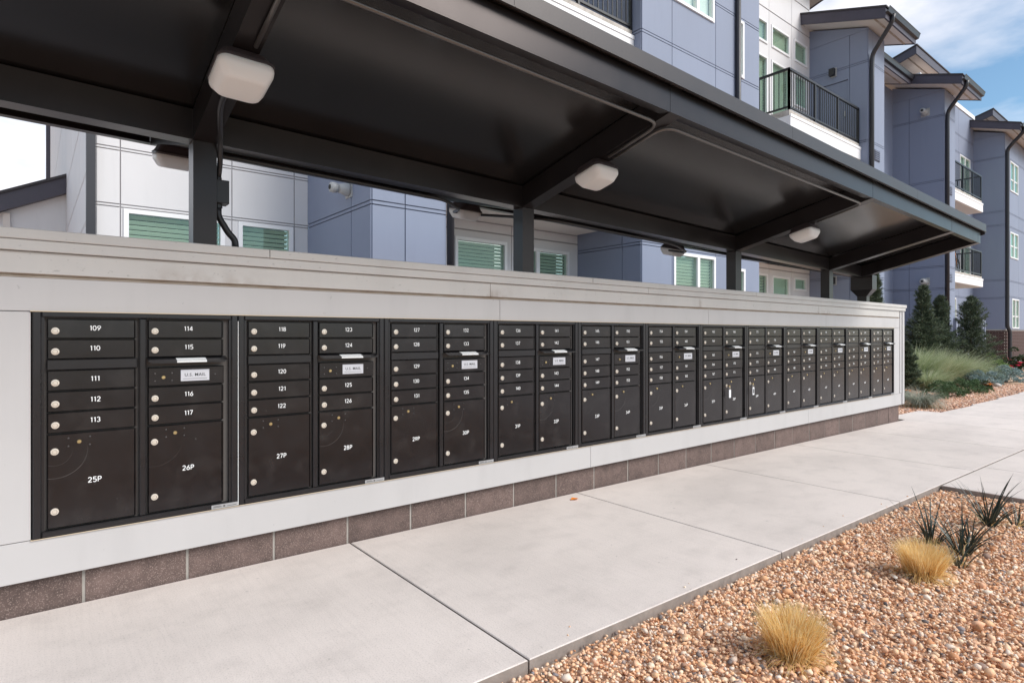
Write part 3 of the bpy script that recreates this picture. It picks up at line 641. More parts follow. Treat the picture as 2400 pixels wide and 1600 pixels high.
me_lbase = loft([rrect(.080, .03, .050), rrect(.084, .03, .046), rrect(.098, .034, .016), rrect(.108, .037, .006), rrect(.108, .037, -.004)]).mesh('housing', 'lens_base')
LN = {(0, -1): 'boxy white-lensed light under the front rafter nearest the camera, with conduit to the post', (1, -1): 'boxy white-lensed light under the middle front rafter of the canopy', (2, -1): 'boxy white-lensed light under the front rafter farthest to the right',
      (0, 1): 'white-lensed light half hidden behind the nearest canopy post', (1, 1): 'white-lensed light behind the beam just left of the second post', (2, 1): 'white-lensed light behind the beam just left of the third post'}
LP = {}
for i, x in enumerate((.65, 2.71, 5.46)):
    for s in (-1, 1):
        y = YC + s * .70 - (.0 if s < 0 else -.02); z = zb(x) + ry(y) - .052
        t = thing('canopy_light', (x, y, z), LN[(i, s)], 'light', 'lights under the canopy rafters'); t.rotation_euler = (s * math.atan(RISE / (HW - .05)), math.atan(.0222), 0)
        for nm, me in (('housing', me_lbase), ('lens', me_lens)):
            o = bpy.data.objects.new(nm, me); col.objects.link(o); o.parent = t
        LP[(i, s)] = (x, y, z)
# conduits
def conduit(name, pts, r, m, label, rad=.06):
    q = MB(); q.tube(path_round(pts, rad), r, 8); o = part(name, q, m, None, smooth=True); tag(o, label, 'conduit', 'electrical conduits of the canopy'); return o
def rb(x, y, off=-.012): return (x, y, zb(x) + ry(y) + off)
yfr = YC - HW + .085
for i in (0, 1):
    xa, xb = (.65, 2.71)[i], (2.71, 5.46)[i]
    conduit('conduit', [rb(xa + .022, -.72), rb(xa + .022, yfr, -.013), rb(xb - .022, yfr, -.013), rb(xb - .022, -.72)], .0095, 'conduit_grey',
            'thin grey conduit running along the front eave from the %s front light to the %s' % (('nearest', 'middle'), ('middle', 'farthest'))[0 if i == 0 else 1] if False else ('thin grey conduit along the front eave between the nearest and middle front lights', 'thin grey conduit along the front eave between the middle and farthest front lights')[i], .10)
conduit('conduit', [rb(.645, -.50), rb(.64, -.30), (.71, .0, zb(.7) - .0 + .02), (.725, .075, zb(.7) - .09), (.722, .10, 1.92)], .0125, 'conduit_black', 'dark conduit dropping from the nearest front light to the junction box on the post', .08)
jb = thing('junction_box', (.745, .10, 1.80), 'small dark electrical junction box fixed beside the nearest canopy post', 'junction box')
q = MB(); q.cbox(.7052, .765, .062, .14, 1.80, 1.915, .003); part('box', q, 'conduit_black', jb)
q = MB(); q.lathe([(.017, 0), (.017, .018)], (.722, .10, 1.915), 'z', 10); q.lathe([(.02, -.02), (.02, 0)], (.722, .10, 1.80), 'z', 10); part('fitting', q, 'conduit_black', jb, smooth=False)
conduit('conduit', [(.722, .10, 1.785), (.722, .10, 1.74), (.77, .10, 1.66), (.80, .10, 1.63), (.805, .10, 1.577)], .0165, 'conduit_black', 'thick black flexible conduit curving from the junction box down to the wall cap', .06)
conduit('conduit', [(.6 + .02, .175, zb(.6) - .02), (.9, .175, zb(.9) - .016), (2.1, .175, zb(2.1) - .018), (2.3, .3, zb(2.3) - .03), (2.55, .75, zb(2.5) + .06), (2.62, .80, zb(2.6) + .08)], .011, 'conduit_black', 'dark cable along the back of the valley beam towards the light by the second post', .2)
conduit('conduit', [(2.78, .80, zb(2.6) + .08), (3.0, .175, zb(3.0) - .014), (4.6, .175, zb(4.6) - .018), (5.2, .45, zb(5.2) - .0), (5.36, .80, zb(5.3) + .08)], .011, 'conduit_black', 'dark cable along the back of the valley beam towards the light by the third post', .2)

# ================================================================== APARTMENT BUILDING
bld = thing('apartment_building', (12, 4.5, -.1), 'three-storey apartment building clad in blue-grey and white panels with dark roofs behind the mailbox wall', 'building')
def fb(mb, face, c, u0, u1, w0, w1, z0, z1):
    if face == 'F': mb.box(u0, u1, c - w1, c - w0, z0, z1)
    else: mb.box(c - w1, c - w0, u0, u1, z0, z1)
def cut(rects, h):
    out = []
    for (a, b_, c, d) in rects:
        x0, x1, z0, z1 = max(a, h[0]), min(b_, h[1]), max(c, h[2]), min(d, h[3])
        if x0 >= x1 or z0 >= z1: out.append((a, b_, c, d)); continue
        if c < z0: out.append((a, b_, c, z0))
        if z1 < d: out.append((a, b_, z1, d))
        if a < x0: out.append((a, x0, z0, z1))
        if x1 < b_: out.append((x1, b_, z0, z1))
    return [r for r in out if r[1] - r[0] > .012 and r[3] - r[2] > .012]
def facade(face, c, u0, u1, z0, z1, us, zs, holes=(), m='siding_blue', mj='joint_blue', strip=.05, t=.016, gap=.007):
    back = [(u0, u1, z0, z1)]
    for h in holes: back = cut(back, h)
    q = MB()
    for r in back: fb(q, face, c, r[0], r[1], -.16, 0, r[2], r[3])
    part('wall', q, mj, bld)
    U = [u0] + sorted(u for u in us if u0 < u < u1) + [u1]; Z = [z0]
    for z in sorted(zs):
        if z0 < z < z1: Z += [z, z + strip]
    Z.append(z1)
    for i, (a, b_) in enumerate(zip(U, U[1:])):
        for j, (cc, d) in enumerate(zip(Z, Z[1:])):
            if d - cc < .02: continue
            rs = [(a + (gap if i else 0), b_ - (gap if i < len(U) - 2 else 0), cc + gap, d - gap)]
            for h in holes: rs = cut(rs, h)
            if not rs: continue
            q = MB()
            for r in rs: fb(q, face, c, r[0], r[1], 0, t, r[2], r[3])
            part('panel', q, m, bld)
def window(face, c, u0, u1, z0, z1, mull=(), rail=None, blind='slats', fw=.055, glassm='glass_green', slat=.05):
    q = MB(); P = .035
    fb(q, face, c, u0, u0 + fw, -.06, P, z0, z1); fb(q, face, c, u1 - fw, u1, -.06, P, z0, z1)
    fb(q, face, c, u0 + fw + .0005, u1 - fw - .0005, -.06, P - .001, z1 - fw, z1); fb(q, face, c, u0 + fw + .0005, u1 - fw - .0005, -.06, P + .012, z0, z0 + fw)
    for mu in mull: fb(q, face, c, mu - .04, mu + .04, -.06, P - .002, z0 + fw + .0005, z1 - fw - .0005)
    if rail: fb(q, face, c, u0 + fw, u1 - fw, -.055, .004, rail - .025, rail + .025)
    wd = part('window', q, 'vinyl_white', bld)
    q = MB(); fb(q, face, c, u0 + fw, u1 - fw, -.012, -.006, z0 + fw, z1 - fw); part('pane', q, glassm, wd)
    if blind == 'slats':
        q = MB(); z = z1 - fw - .03
        while z > z0 + fw + .02:
            w0, w1 = -.062, -.088; dz = slat * .36
            if face == 'F': v = [(u0 + fw, c - w0, z + dz), (u1 - fw, c - w0, z + dz), (u1 - fw, c - w1, z - dz), (u0 + fw, c - w1, z - dz)]
            else: v = [(c - w0, u0 + fw, z + dz), (c - w0, u1 - fw, z + dz), (c - w1, u1 - fw, z - dz), (c - w1, u0 + fw, z - dz)]
            v2 = [(x_, y_, z_ - .003) for x_, y_, z_ in v]
            q.hexa(v2 + v); z -= slat
        part('blind', q, 'blind', wd, kind='stuff')
    elif blind == 'panel':
        q = MB(); fb(q, face, c, u0 + fw, u1 - fw, -.10, -.07, z0 + fw, z1 - fw); part('curtain', q, 'curtain', wd)
    q = MB(); fb(q, face, c, u0 + .01, u1 - .01, -.34, -.33, z0 + .01, z1 - .01); part('room_shade', q, 'unlit_room', wd)  # dark sheet painted as the unlit interior behind the blind
def balcony(x0, x1, yf, yb, z0, z1, lside=False, rside=False, rail=True):
    q = MB(); zm = z0 + (z1 - z0) * .70
    q.box(x0, x1, yf, yb, z0 + .02, zm); s_ = part('balcony', q, 'fascia_white', bld)
    q = MB(); q.box(x0 + .01, x1 - .01, yf + .035, yb, zm + .001, z1); part('ledge', q, 'stain_ledge', s_)
    q = MB(); q.box(x0 - .015, x1 + .0, yf - .014, yf - .001, zm - .03, zm + .035); part('trim', q, 'fascia_white', s_)
    q = MB(); q.box(x0 + .04, x1 - .04, yf + .05, yb, z0, z0 + .019); part('soffit', q, 'soffit_white', s_)
    if not rail: return s_
    zr, zl = z1 + .98, z1 + .08; y = yf + .06
    runs = [((x0 + .05, y), (x1 - .02, y))]
    if lside: runs.append(((x0 + .05, yb), (x0 + .05, y)))
    if rside: runs.append(((x1 - .05, yb), (x1 - .05, y)))
    q = MB()
    for (a, b_) in runs:
        for zz, r in ((zr, .026), (zl, .02)):
            if a[1] == b_[1]: q.box(a[0], b_[0], a[1] - r, a[1] + r, zz - r, zz + r)
            else: q.box(a[0] - r * .98, a[0] + r * .98, b_[1], a[1], zz - r * .98, zz + r * .98)
        n = max(1, round(math.hypot(a[0] - b_[0], a[1] - b_[1]) / 1.15))
        for k in range(n + 1):
            px, py = a[0] + (b_[0] - a[0]) * k / n, a[1] + (b_[1] - a[1]) * k / n
            q.box(px - .024, px + .024, py - .024, py + .024, z1 + .001, zr + .02)
    rl = part('railing', q, 'rail_black', s_)
    bm_ = MB(); bm_.box(-.008, .008, -.008, .008, zl + .0, zr); 
    me = bm_.mesh('baluster', 'rail_black', (0, 0, zl))
    for (a, b_) in runs:
        L_ = math.hypot(a[0] - b_[0], a[1] - b_[1]); n = int(L_ / .115)
        for k in range(1, n):
            o = bpy.data.objects.new('baluster', me); col.objects.link(o); o.parent = s_
            o.location = Vector((a[0] + (b_[0] - a[0]) * k / n, a[1] + (b_[1] - a[1]) * k / n, zl)) - WO[s_]
    return s_
def downspout(pts, r=.05):
    q = MB(); q.tube(path_round(pts, .12, 4), r, 8); return part('downspout', q, 'downspout', bld, smooth=True)
ZB, ZT = -.3, 10.6
# --- A: white block at the left
wA = [(.872, 2.02, .8, 2.70), (2.19, 2.93, .8, 2.70)]
facade('F', 5.55, .605, 3.16, ZB, ZT, [.84, 2.11, 2.95], [2.71, 3.40, 6.4], wA, 'siding_white', 'joint_white', strip=.035)
for h in wA: window('F', 5.55, *h, slat=.062)
facade('L', .605, 5.55, 28, ZB, ZT, [5.95, 6.8, 8.6, 11, 13.4, 17, 21], [1.2, 2.0, 2.71, 3.40, 4.4, 6.4], [(6.15, 6.7, .8, 2.62)], 'siding_white', 'joint_white', strip=.035)
window('L', .605, 6.15, 6.7, .8, 2.62)
q = MB(); q.box(.45, .62, 28, 28.4, ZB, ZT); part('corner_trim', q, 'trim_dark', bld)
q = MB(); q.box(.495, .588, 5.45, 5.53, ZB, ZT); part('downspout', q, 'downspout', bld)
q = MB(); q.box(.6, 38, 5.8, 16, ZT - .15, ZT); part('flat_roof', q, 'roof_shingle', bld)
# low wing with a raking roof at far left
wing = thing('low_wing', (-2, 13.6, -.1), 'low white wing with a dark sloping roof edge at the far left', 'building')
def rk(x): return 4.30 + .49 * (x - .6)
q = MB(); q.hexa([(-5, 13.4, -.3), (.59, 13.4, -.3), (.59, 18, -.3), (-5, 18, -.3), (-5, 13.4, rk(-5)), (.59, 13.4, rk(.59)), (.59, 18, rk(.59)), (-5, 18, rk(-5))]); part('wall', q, 'siding_white', wing)
q = MB(); q.hexa([(-5.3, 13.2, rk(-5.3) - .03), (.585, 13.2, rk(.585) - .03), (.585, 13.39, rk(.585) - .03), (-5.3, 13.39, rk(-5.3) - .03), (-5.3, 13.2, rk(-5.3) + .33), (.585, 13.2, rk(.585) + .33), (.585, 13.39, rk(.585) + .33), (-5.3, 13.39, rk(-5.3) + .33)]); part('rake_board', q, 'trim_dark', wing)
q = MB(); q.hexa([(-5.3, 13.15, rk(-5.3) + .332), (.585, 13.15, rk(.585) + .332), (.585, 18, rk(.585) + .332), (-5.3, 18, rk(-5.3) + .332), (-5.3, 13.15, rk(-5.3) + .39), (.585, 13.15, rk(.585) + .39), (.585, 18, rk(.585) + .39), (-5.3, 18, rk(-5.3) + .39)]); part('roof', q, 'roof_shingle', wing)
q = MB(); q.box(-.48, -.36, 13.33, 13.395, -.3, 3.72); part('trim', q, 'soffit_white', wing)
# --- B fin
facade('L', 3.16, 3.45, 5.53, ZB, ZT, [4.0], [2.71, 6.4])
facade('F', 3.45, 3.162, 4.2, ZB, ZT, [3.60], [2.71, 6.4])
q = MB(); q.box(3.33, 4.198, 3.62, 5.4, ZB, ZT - .1); part('wall', q, 'joint_blue', bld)
downspout([(4.26, 3.42, ZT), (4.26, 3.42, ZB)], .05)
# --- recess 1
h1 = [(5.36, 6.44, .9, 2.76), (6.62, 7.95, .9, 2.72)]
facade('F', 5.0, 4.202, 8.19, ZB, 3.05, [6.55], [2.88], h1, 'siding_white', 'joint_white', strip=.012)
window('F', 5.0, *h1[0], mull=(), slat=.06); window('F', 5.0, *h1[1], mull=(7.16,), slat=.06)
h1b = [(5.0, 6.0, 6.5, 8.6), (6.4, 7.8, 7.0, 8.7)]
facade('F', 5.0, 4.202, 8.19, 3.05, ZT, [6.2], [3.4, 6.4], h1b, 'siding_white', 'joint_white')
for h in h1b: window('F', 5.0, *h)
balcony(4.21, 8.18, 3.60, 4.98, 3.06, 3.46, rail=True); balcony(4.21, 8.18, 3.60, 4.98, 6.0, 6.47)
# --- C block
hC = [(9.09, 10.44, .9, 2.67), (11.28, 11.54, .9, 2.51), (8.95, 10.40, 7.25, 9.0), (11.31, 11.50, 6.45, 7.63), (8.95, 10.40, 4.1, 5.7)]
facade('F', 3.45, 8.2, 12.12, ZB, ZT, [9.05, 10.46, 11.20], [2.71, 3.55, 6.39, 7.64, 9.2], hC)
window('F', 3.45, *hC[0], mull=(9.87,), slat=.06); window('F', 3.45, *hC[1]); window('F', 3.45, *hC[2], mull=(9.85,), blind='panel', glassm='glass_clear'); window('F', 3.45, *hC[3], blind='panel', glassm='glass_clear'); window('F', 3.45, *hC[4], mull=(9.85,))
facade('L', 8.2, 3.452, 4.995, ZB, ZT, [3.87], [2.71, 6.39])
q = MB(); q.box(8.37, 12.12, 3.62, 5.3, ZT - .4, ZT - .1); part('wall', q, 'joint_blue', bld)
q = MB(); q.box(12.0, 12.118, 3.62, 5.2, ZB, ZT - .4); part('wall', q, 'siding_blue', bld)
downspout([(11.20, 3.38, ZT), (11.20, 3.38, ZB)], .055)
# --- recess 2
h2 = [(12.6, 13.5, 6.5, 8.66), (14.45, 15.49, 6.5, 8.66), (14.45, 15.49, 9.0, 9.62), (15.70, 16.72, 6.5, 8.66), (15.70, 16.72, 9.0, 9.62), (16.99, 17.79, 7.72, 8.66), (16.99, 17.6, 6.5, 7.55), (16.99, 17.79, 9.0, 9.64),
      (14.6, 15.5, .6, 2.79), (15.74, 16.71, .1, 2.77), (17.0, 17.74, 2.42, 2.80), (15.0, 16.7, 3.6, 5.6)]
facade('F', 5.04, 12.12, 17.97, ZB, 11.35, [13.8, 15.58, 16.86], [2.93, 3.2, 6.39, 9.95, 10.75], h2, 'siding_white', 'joint_white', strip=.02)
for i, h in enumerate(h2): window('F', 5.04, *h, slat=.075, blind='panel' if i in (5, 9, 10) else 'slats')
balcony(13.9, 17.97, 3.62, 5.02, 6.0, 6.47, lside=True); balcony(13.9, 17.97, 3.62, 5.02, 3.06, 3.46, lside=True)
# --- sloping roofs
SL = .325
def shed(x0, x1, yf, yb, zf, sl=SL, th=.29, gut=True, left=True, over=None):
    """roof running back from its front edge; zf: top of the front fascia"""
    z = lambda y: zf + (y - yf) * sl
    def sl_box(mb, xa, xb, ya, yb2, a, b_):
        P = [(xa, ya), (xb, ya), (xb, yb2), (xa, yb2)]
        mb.hexa([(x_, y_, z(y_) + a) for x_, y_ in P] + [(x_, y_, z(y_) + b_) for x_, y_ in P])
    q = MB(); sl_box(q, x0 - .03, x1 + .03, yf - .03, yb, .002, .045); rf = part('roof', q, 'roof_shingle', bld)
    q = MB(); sl_box(q, x0 + .041, x1 - .041, yf + .041, yb, -th + .02, -th + .06); part('soffit', q, 'soffit_white', rf)
    for xa in (x0, x1 - .04):
        q = MB(); sl_box(q, xa, xa + .04, yf + .001, yb, -th, 0); part('fascia', q, 'trim_dark', rf)
    q = MB(); q.box(x0 + .0402, x1 - .0402, yf, yf + .04, zf - th, zf); part('fascia', q, 'trim_dark', rf)
    q = MB(); q.box(x0 + .0402 + (x1 - x0) * .0, x1 - .05, yf + .25, yf + .30, zf + .26 * sl - th + .008, zf + .26 * sl - th + .019); part('soffit_vent', q, 'reveal_stained', rf)
    if gut:
        q = MB(); P = [(yf - .002, zf - .16), (yf - .07, zf - .14), (yf - .10, zf - .04), (yf - .115, zf - .01), (yf - .105, zf - .01), (yf - .06, zf - .12), (yf - .002, zf - .14)]
        n = len(P); q.add([(x0 - .02, a, b_) for a, b_ in P] + [(x1 + .02, a, b_) for a, b_ in P], [tuple(range(n)), tuple(range(2 * n - 1, n - 1, -1))] + [(k, (k + 1) % n, n + (k + 1) % n, n + k) for k in range(n)])
        part('gutter', q, 'downspout', rf)
    return rf
ZF = 9.74
def fin(xa, xb, zb_, ztop, zs, usL, usF, yb=5.04, extra=(), brick=False):
    z0 = ZB
    hl = list(extra)
    facade('L', xa, 3.452, yb, z0, ztop, usL, zs, hl)
    facade('F', 3.45, xa, xb, z0, ztop, usF, zs)
    q = MB(); q.box(xb - .12, xb - .001, 3.62, yb, z0, ztop); part('wall', q, 'siding_blue', bld)
    q = MB(); q.hexa([(xa - .016, 3.45 - .016, ztop + .001), (xb, 3.434, ztop + .001), (xb, yb, ztop + .001), (xa - .016, yb, ztop + .001), (xa - .016, 3.434, ztop + .03), (xb, 3.434, ztop + .03), (xb, yb, ztop + .03 + (yb - 3.434) * SL), (xa - .016, yb, ztop + .03 + (yb - 3.434) * SL)]); part('gable_panel', q, 'siding_blue', bld)
fin(17.98, 19.13, ZB, 9.60, [2.73, 3.5, 6.5, 8.70], [3.91], [18.30], extra=[(3.95, 4.75, 6.5, 8.38)])
q = MB(); fb(q, 'L', 17.98, 3.96, 4.74, -.05, -.02, 6.5, 8.37); dr = part('door', q, 'siding_blue', bld)
q = MB(); fb(q, 'L', 17.98, 4.02, 4.06, -.02, .03, 7.35, 7.5); part('handle', q, 'lamp_grey', dr)
shed(17.4, 19.68, 2.81, 6.6, ZF); shed(19.70, 23.98, 4.26, 6.6, ZF + (4.26 - 2.81) * SL); shed(24.0, 26.32, 2.79, 6.6, ZF + .03)
downspout([(17.75, 2.74, ZF - .1), (17.75, 2.78, ZF - .30), (18.06, 3.36, ZF - .85), (18.06, 3.37, ZF - 1.2), (18.06, 3.37, ZB)], .06)
facade('F', 5.04, 19.14, 24.6, ZB, 10.1, [21, 22.8], [2.73, 3.5, 6.5])
fin(24.6, 25.77, ZB, 9.62, [2.73, 3.5, 6.5, 8.75], [4.5], [25.3])
downspout([(24.3, 2.72, ZF - .1), (24.3, 2.76, ZF - .30), (24.68, 3.36, ZF - .85), (24.68, 3.37, ZF - 1.2), (24.68, 3.37, ZB)], .065)
# clerestory roofs that rise towards the front
shed(12.0, 18.55, 4.38, 8, 11.66, sl=-.30, gut=False); shed(25.0, 29.2, 4.40, 8, 11.66, sl=-.30, gut=False); shed(35.4, 40, 4.40, 8, 11.83, sl=-.30, gut=False)
facade('F', 5.1, 25.5, 28.9, 10.0, 11.4, [], [], m='siding_blue'); facade('L', 25.5, 5.11, 8, 10.0, 11.0, [], [], m='siding_white', mj='joint_white')
facade('F', 5.1, 35.9, 39, 10.0, 11.55, [], []); facade('L', 35.9, 5.11, 8, 10.0, 11.2, [], [], m='siding_white', mj='joint_white')
# --- recess E-F
h3 = [(30.75, 32.25, 6.55, 8.85), (30.75, 32.25, 3.5, 5.7), (28.3, 30.2, .9, 2.7)]
facade('F', 4.55, 25.78, 32.79, ZB, 10.75, [28.3, 30.6, 32.3], [2.73, 3.5, 6.5, 8.85, 9.6], h3)
for h in h3: window('F', 4.55, *h, mull=((h[0] + h[1]) / 2,), blind='panel')
q = MB(); q.box(25.75, 32.85, 4.50, 4.80, 10.755, 10.93); part('parapet_cap', q, 'fascia_white', bld)
balcony(25.79, 29.45, 3.45, 4.53, 6.0, 6.47, rside=True); balcony(25.79, 29.45, 3.45, 4.53, 3.03, 3.46, rside=True)
# --- F block on a brick base
hF = [(33.68, 35.15, 7.52, 8.86), (33.68, 35.15, 4.56, 5.72), (34.0, 35.3, 1.43, 2.76)]
facade('L', 32.8, 3.452, 4.9, 1.37, 9.85, [], [2.73, 3.5, 5.9, 6.5, 8.85])
facade('F', 3.45, 32.8, 46, 1.37, 9.85, [33.6, 35.3, 36.6, 40, 43], [2.8, 3.5, 5.9, 6.5, 8.9], hF)
for i, h in enumerate(hF): window('F', 3.45, *h, mull=((h[0] + h[1]) / 2,), rail=h[2] + .55, blind='panel' if i < 2 else 'slats')
q = MB(); q.box(32.80, 46, 3.45, 4.9, ZB, 1.365); part('base_wall', q, 'mortar', bld)
bmesh_ = MB(); bmesh_.box(-.018, 0, -.097, .097, -.0285, .0285); mb_ = bmesh_.mesh('brick', 'brick')
basewall = bpy.data.objects['base_wall']
r_ = 0; z = -.12
while z < 1.33:
    y = 3.45 + (.0 if r_ % 2 else .1) + .0
    while y < 4.85:
        o = bpy.data.objects.new('brick', mb_); col.objects.link(o); o.parent = basewall; o.location = Vector((32.799, y, z)) - WO[basewall]; y += .205
    z += .0675; r_ += 1
q = MB(); z = -.12; r_ = 0
while z < 1.33:
    x = 32.9 + (.0 if r_ % 2 else .1)
    while x < 45.9: q.box(x - .097, x + .097, 3.432, 3.4495, z - .0285, z + .0285); x += .205
    z += .0675; r_ += 1
part('brick_courses', q, 'brick', basewall, kind='stuff')
q = MB(); z = 9.85; q.hexa([(32.784, 3.434, z + .001), (46, 3.434, z + .001), (46, 4.9, z + .001), (32.784, 4.9, z + .001), (32.784, 3.434, z + .03), (46, 3.434, z + .03), (46, 4.9, z + .5), (32.784, 4.9, z + .5)]); part('gable_panel', q, 'siding_blue', bld)
shed(32.2, 46.6, 2.80, 6.6, 10.02)
downspout([(32.5, 2.72, 9.9), (32.5, 2.76, 9.7), (32.9, 3.36, 9.2), (32.9, 3.37, 8.9), (32.9, 3.37, 1.5), (33.0, 3.30, 1.3), (33.0, 3.30, .1), (33.25, 3.1, -.05)], .075)
# louvred vents on the fins
for (xa, z0) in ((18.36, 6.05), (24.98, 6.08), (24.98, 3.02)):
    q = MB(); q.box(xa, xa + .40, 3.414, 3.434, z0, z0 + .30); v = part('vent', q, 'joint_blue', bld)
    for k in range(5):
        q = MB(); zz = z0 + .025 + k * .055; q.hexa([(xa + .02, 3.396, zz), (xa + .38, 3.396, zz), (xa + .38, 3.4138, zz + .02), (xa + .02, 3.4138, zz + .02), (xa + .02, 3.394, zz + .012), (xa + .38, 3.394, zz + .012), (xa + .38, 3.4138, zz + .032), (xa + .02, 3.4138, zz + .032)]); part('louvre', q, 'siding_blue', v)
# cameras and lamps on the side walls
def flood(X, Y, Z, label, s_=1.0, m='lamp_grey'):
    t = thing('security_camera', (X, Y, Z - .1 * s_), label, 'security camera', 'security cameras on the side walls')
    q = MB(); q.box(X - .014, X - .0005, Y - .09 * s_, Y + .09 * s_, Z - .09 * s_, Z + .09 * s_); part('mounting_plate', q, m, t)
    q = MB(); q.lathe([(.075 * s_, .0145), (.08 * s_, .04 * s_), (.062 * s_, .09 * s_), (.045 * s_, .15 * s_)], (X, Y, Z), 'x', 18); part('housing', q, m, t, smooth=True)
    q = MB(); q.lathe([(.055 * s_, .1502 * s_), (.06 * s_, .19 * s_), (.055 * s_, .23 * s_), (.03 * s_, .235 * s_)], (X, Y, Z), 'x', 18); h_ = part('camera_head', q, m, t, smooth=True)
    q = MB(); q.lathe([(.028 * s_, .2352 * s_), (.026 * s_, .243 * s_), (.005, .245 * s_)], (X, Y, Z), 'x', 14); part('lens', q, 'tyre', h_)
flood(3.144, 4.05, 2.99, 'grey security camera on the blue fin seen through the first canopy bay', 1.1)
flood(24.584, 4.0, 9.0, 'white dome-like security camera high on the blue side wall at right', 1.5)
flood(24.584, 4.0, 3.02, 'white security camera above the tallest conifer on the blue side wall', 1.5)
def wall_lamp(X, Y, Z, label):
    t = thing('wall_lamp', (X, Y, Z - .12), label, 'wall lamp', 'wall lamps beside the balconies')
    q = MB(); q.box(X - .03, X - .0005, Y - .10, Y + .06, Z - .12, Z + .13); part('back_plate', q, 'lamp_grey', t)
    q = MB(); q.box(X - .15, X - .031, Y - .07, Y + .07, Z - .10, Z + .10); part('shade', q, 'rail_black', t)
wall_lamp(17.964, 4.35, 8.68, 'black box lamp on the side wall beside the top balcony door'); wall_lamp(17.964, 4.35, 2.7, 'black box lamp low on the side wall behind the leader head')
# patio screen between fins
scr = thing('patio_screen', (25.9, 3.0, -.15), 'pale blue slatted patio screen fence behind the right-hand conifer', 'fence')
q = MB(); q.box(24.1, 27.7, 2.98, 3.06, 1.62, 1.71); part('top_rail', q, 'siding_blue', scr)
q = MB(); q.box(24.1, 24.2, 2.975, 3.065, -.15, 1.619); part('post', q, 'siding_blue', scr); q = MB(); q.box(27.6, 27.7, 2.975, 3.065, -.15, 1.619); part('post', q, 'siding_blue', scr)
for k in range(16):
    q = MB(); x = 24.26 + k * .21; q.box(x, x + .13, 2.99, 3.04, -.1, 1.619); part('slat', q, 'siding_blue', scr)
# bicycle parked on the lower far balcony
def bicycle(x, y, z):
    t = thing('bicycle', (x, y, z), 'orange bicycle parked on the lower right balcony', 'bicycle')
    for dx, n in ((0, 'wheel'), (1.02, 'wheel')):
        q = MB(); q.tube([(x + dx + .33 * math.cos(a), y, z + .34 + .33 * math.sin(a)) for a in [k * math.pi / 10 for k in range(21)]], .022, 6, False); wh = part('wheel', q, 'tyre', t)
        q = MB()
        for k in range(6):
            a = k * math.pi / 6; q.tube([(x + dx - .31 * math.cos(a), y, z + .34 - .31 * math.sin(a)), (x + dx + .31 * math.cos(a), y, z + .34 + .31 * math.sin(a))], .004, 4)
        part('spokes', q, 'lamp_grey', wh)
    q = MB(); A, B_, C_, D_ = (x, y, z + .34), (x + .42, y, z + .30), (x + .30, y, z + .82), (x + .86, y, z + .86)
    for p in ((A, B_), (A, C_), (B_, C_), (C_, D_), (B_, D_), (D_, (x + 1.02, y, z + .34))): q.tube(p, .018, 6)
    part('bike_frame', q, 'orange', t)
    q = MB(); q.hexa([(x + .15, y - .06, z + .90), (x + .42, y - .02, z + .90), (x + .42, y + .02, z + .90), (x + .15, y + .06, z + .90), (x + .15, y - .06, z + .94), (x + .42, y - .02, z + .93), (x + .42, y + .02, z + .93), (x + .15, y + .06, z + .94)]); q.tube([(x + .30, y, z + .82), (x + .28, y, z + .90)], .014, 6); part('saddle', q, 'tyre', t)
    q = MB(); q.tube([(x + .86, y, z + .86), (x + .84, y, z + 1.02)], .015, 6); q.tube([(x + .80, y - .28, z + 1.04), (x + .84, y, z + 1.02), (x + .80, y + .28, z + 1.04)], .015, 6); part('handlebar', q, 'tyre', t)
bicycle(27.2, 4.0, 3.47)

# ================================================================== PLANTS
def blades(name, base, n, h, spread, width, m, seg=4, droop=.35, r0=.05, tilt=.5, seed=0, hvar=.3, lean=(0, 0), wild=.25):
    """tuft of tapering bent blades, each a thin strip"""
    r = np.random.default_rng(seed); V = []; F = []
    az = r.uniform(0, 2 * np.pi, n); rad = r0 * np.sqrt(r.uniform(0, 1, n)); tl = tilt * r.uniform(.05, 1, n) ** .7 + rad / max(r0, 1e-6) * tilt * .25
    hh = h * r.uniform(1 - hvar, 1 + hvar * .35, n); dr = droop * r.uniform(.4, 1.3, n)
    for i in range(n):
        a = az[i] + r.normal(0, wild); bx_, by_ = rad[i] * math.cos(az[i]), rad[i] * math.sin(az[i])
        px, py, pz = bx_, by_, 0.; ang = tl[i]; ds = hh[i] / seg; ts = a + math.pi / 2 + r.normal(0, .5); o = len(V)
        for k in range(seg + 1):
            w_ = width * (1 - (k / seg) ** 1.6) * .5 + width * .04
            cx_, cy_ = math.cos(ts) * w_, math.sin(ts) * w_
            V.append((px - cx_, py - cy_, pz)); V.append((px + cx_, py + cy_, pz))
            px += math.sin(ang) * math.cos(a) * ds + lean[0] * ds * k / seg; py += math.sin(ang) * math.sin(a) * ds + lean[1] * ds * k / seg; pz += math.cos(ang) * ds
            ang += dr[i] / seg * 2
        for k in range(seg): q = o + 2 * k; F.append((q, q + 1, q + 3, q + 2))
    return mesh_np(name, V, F, m)
def tuft(name, base, label, cat, group, **k):
    me = blades('blades', base, **k); o = put(name, me, None, base); tag(o, label, cat, group); return o
GZ = lambda x: gz(x) - .035
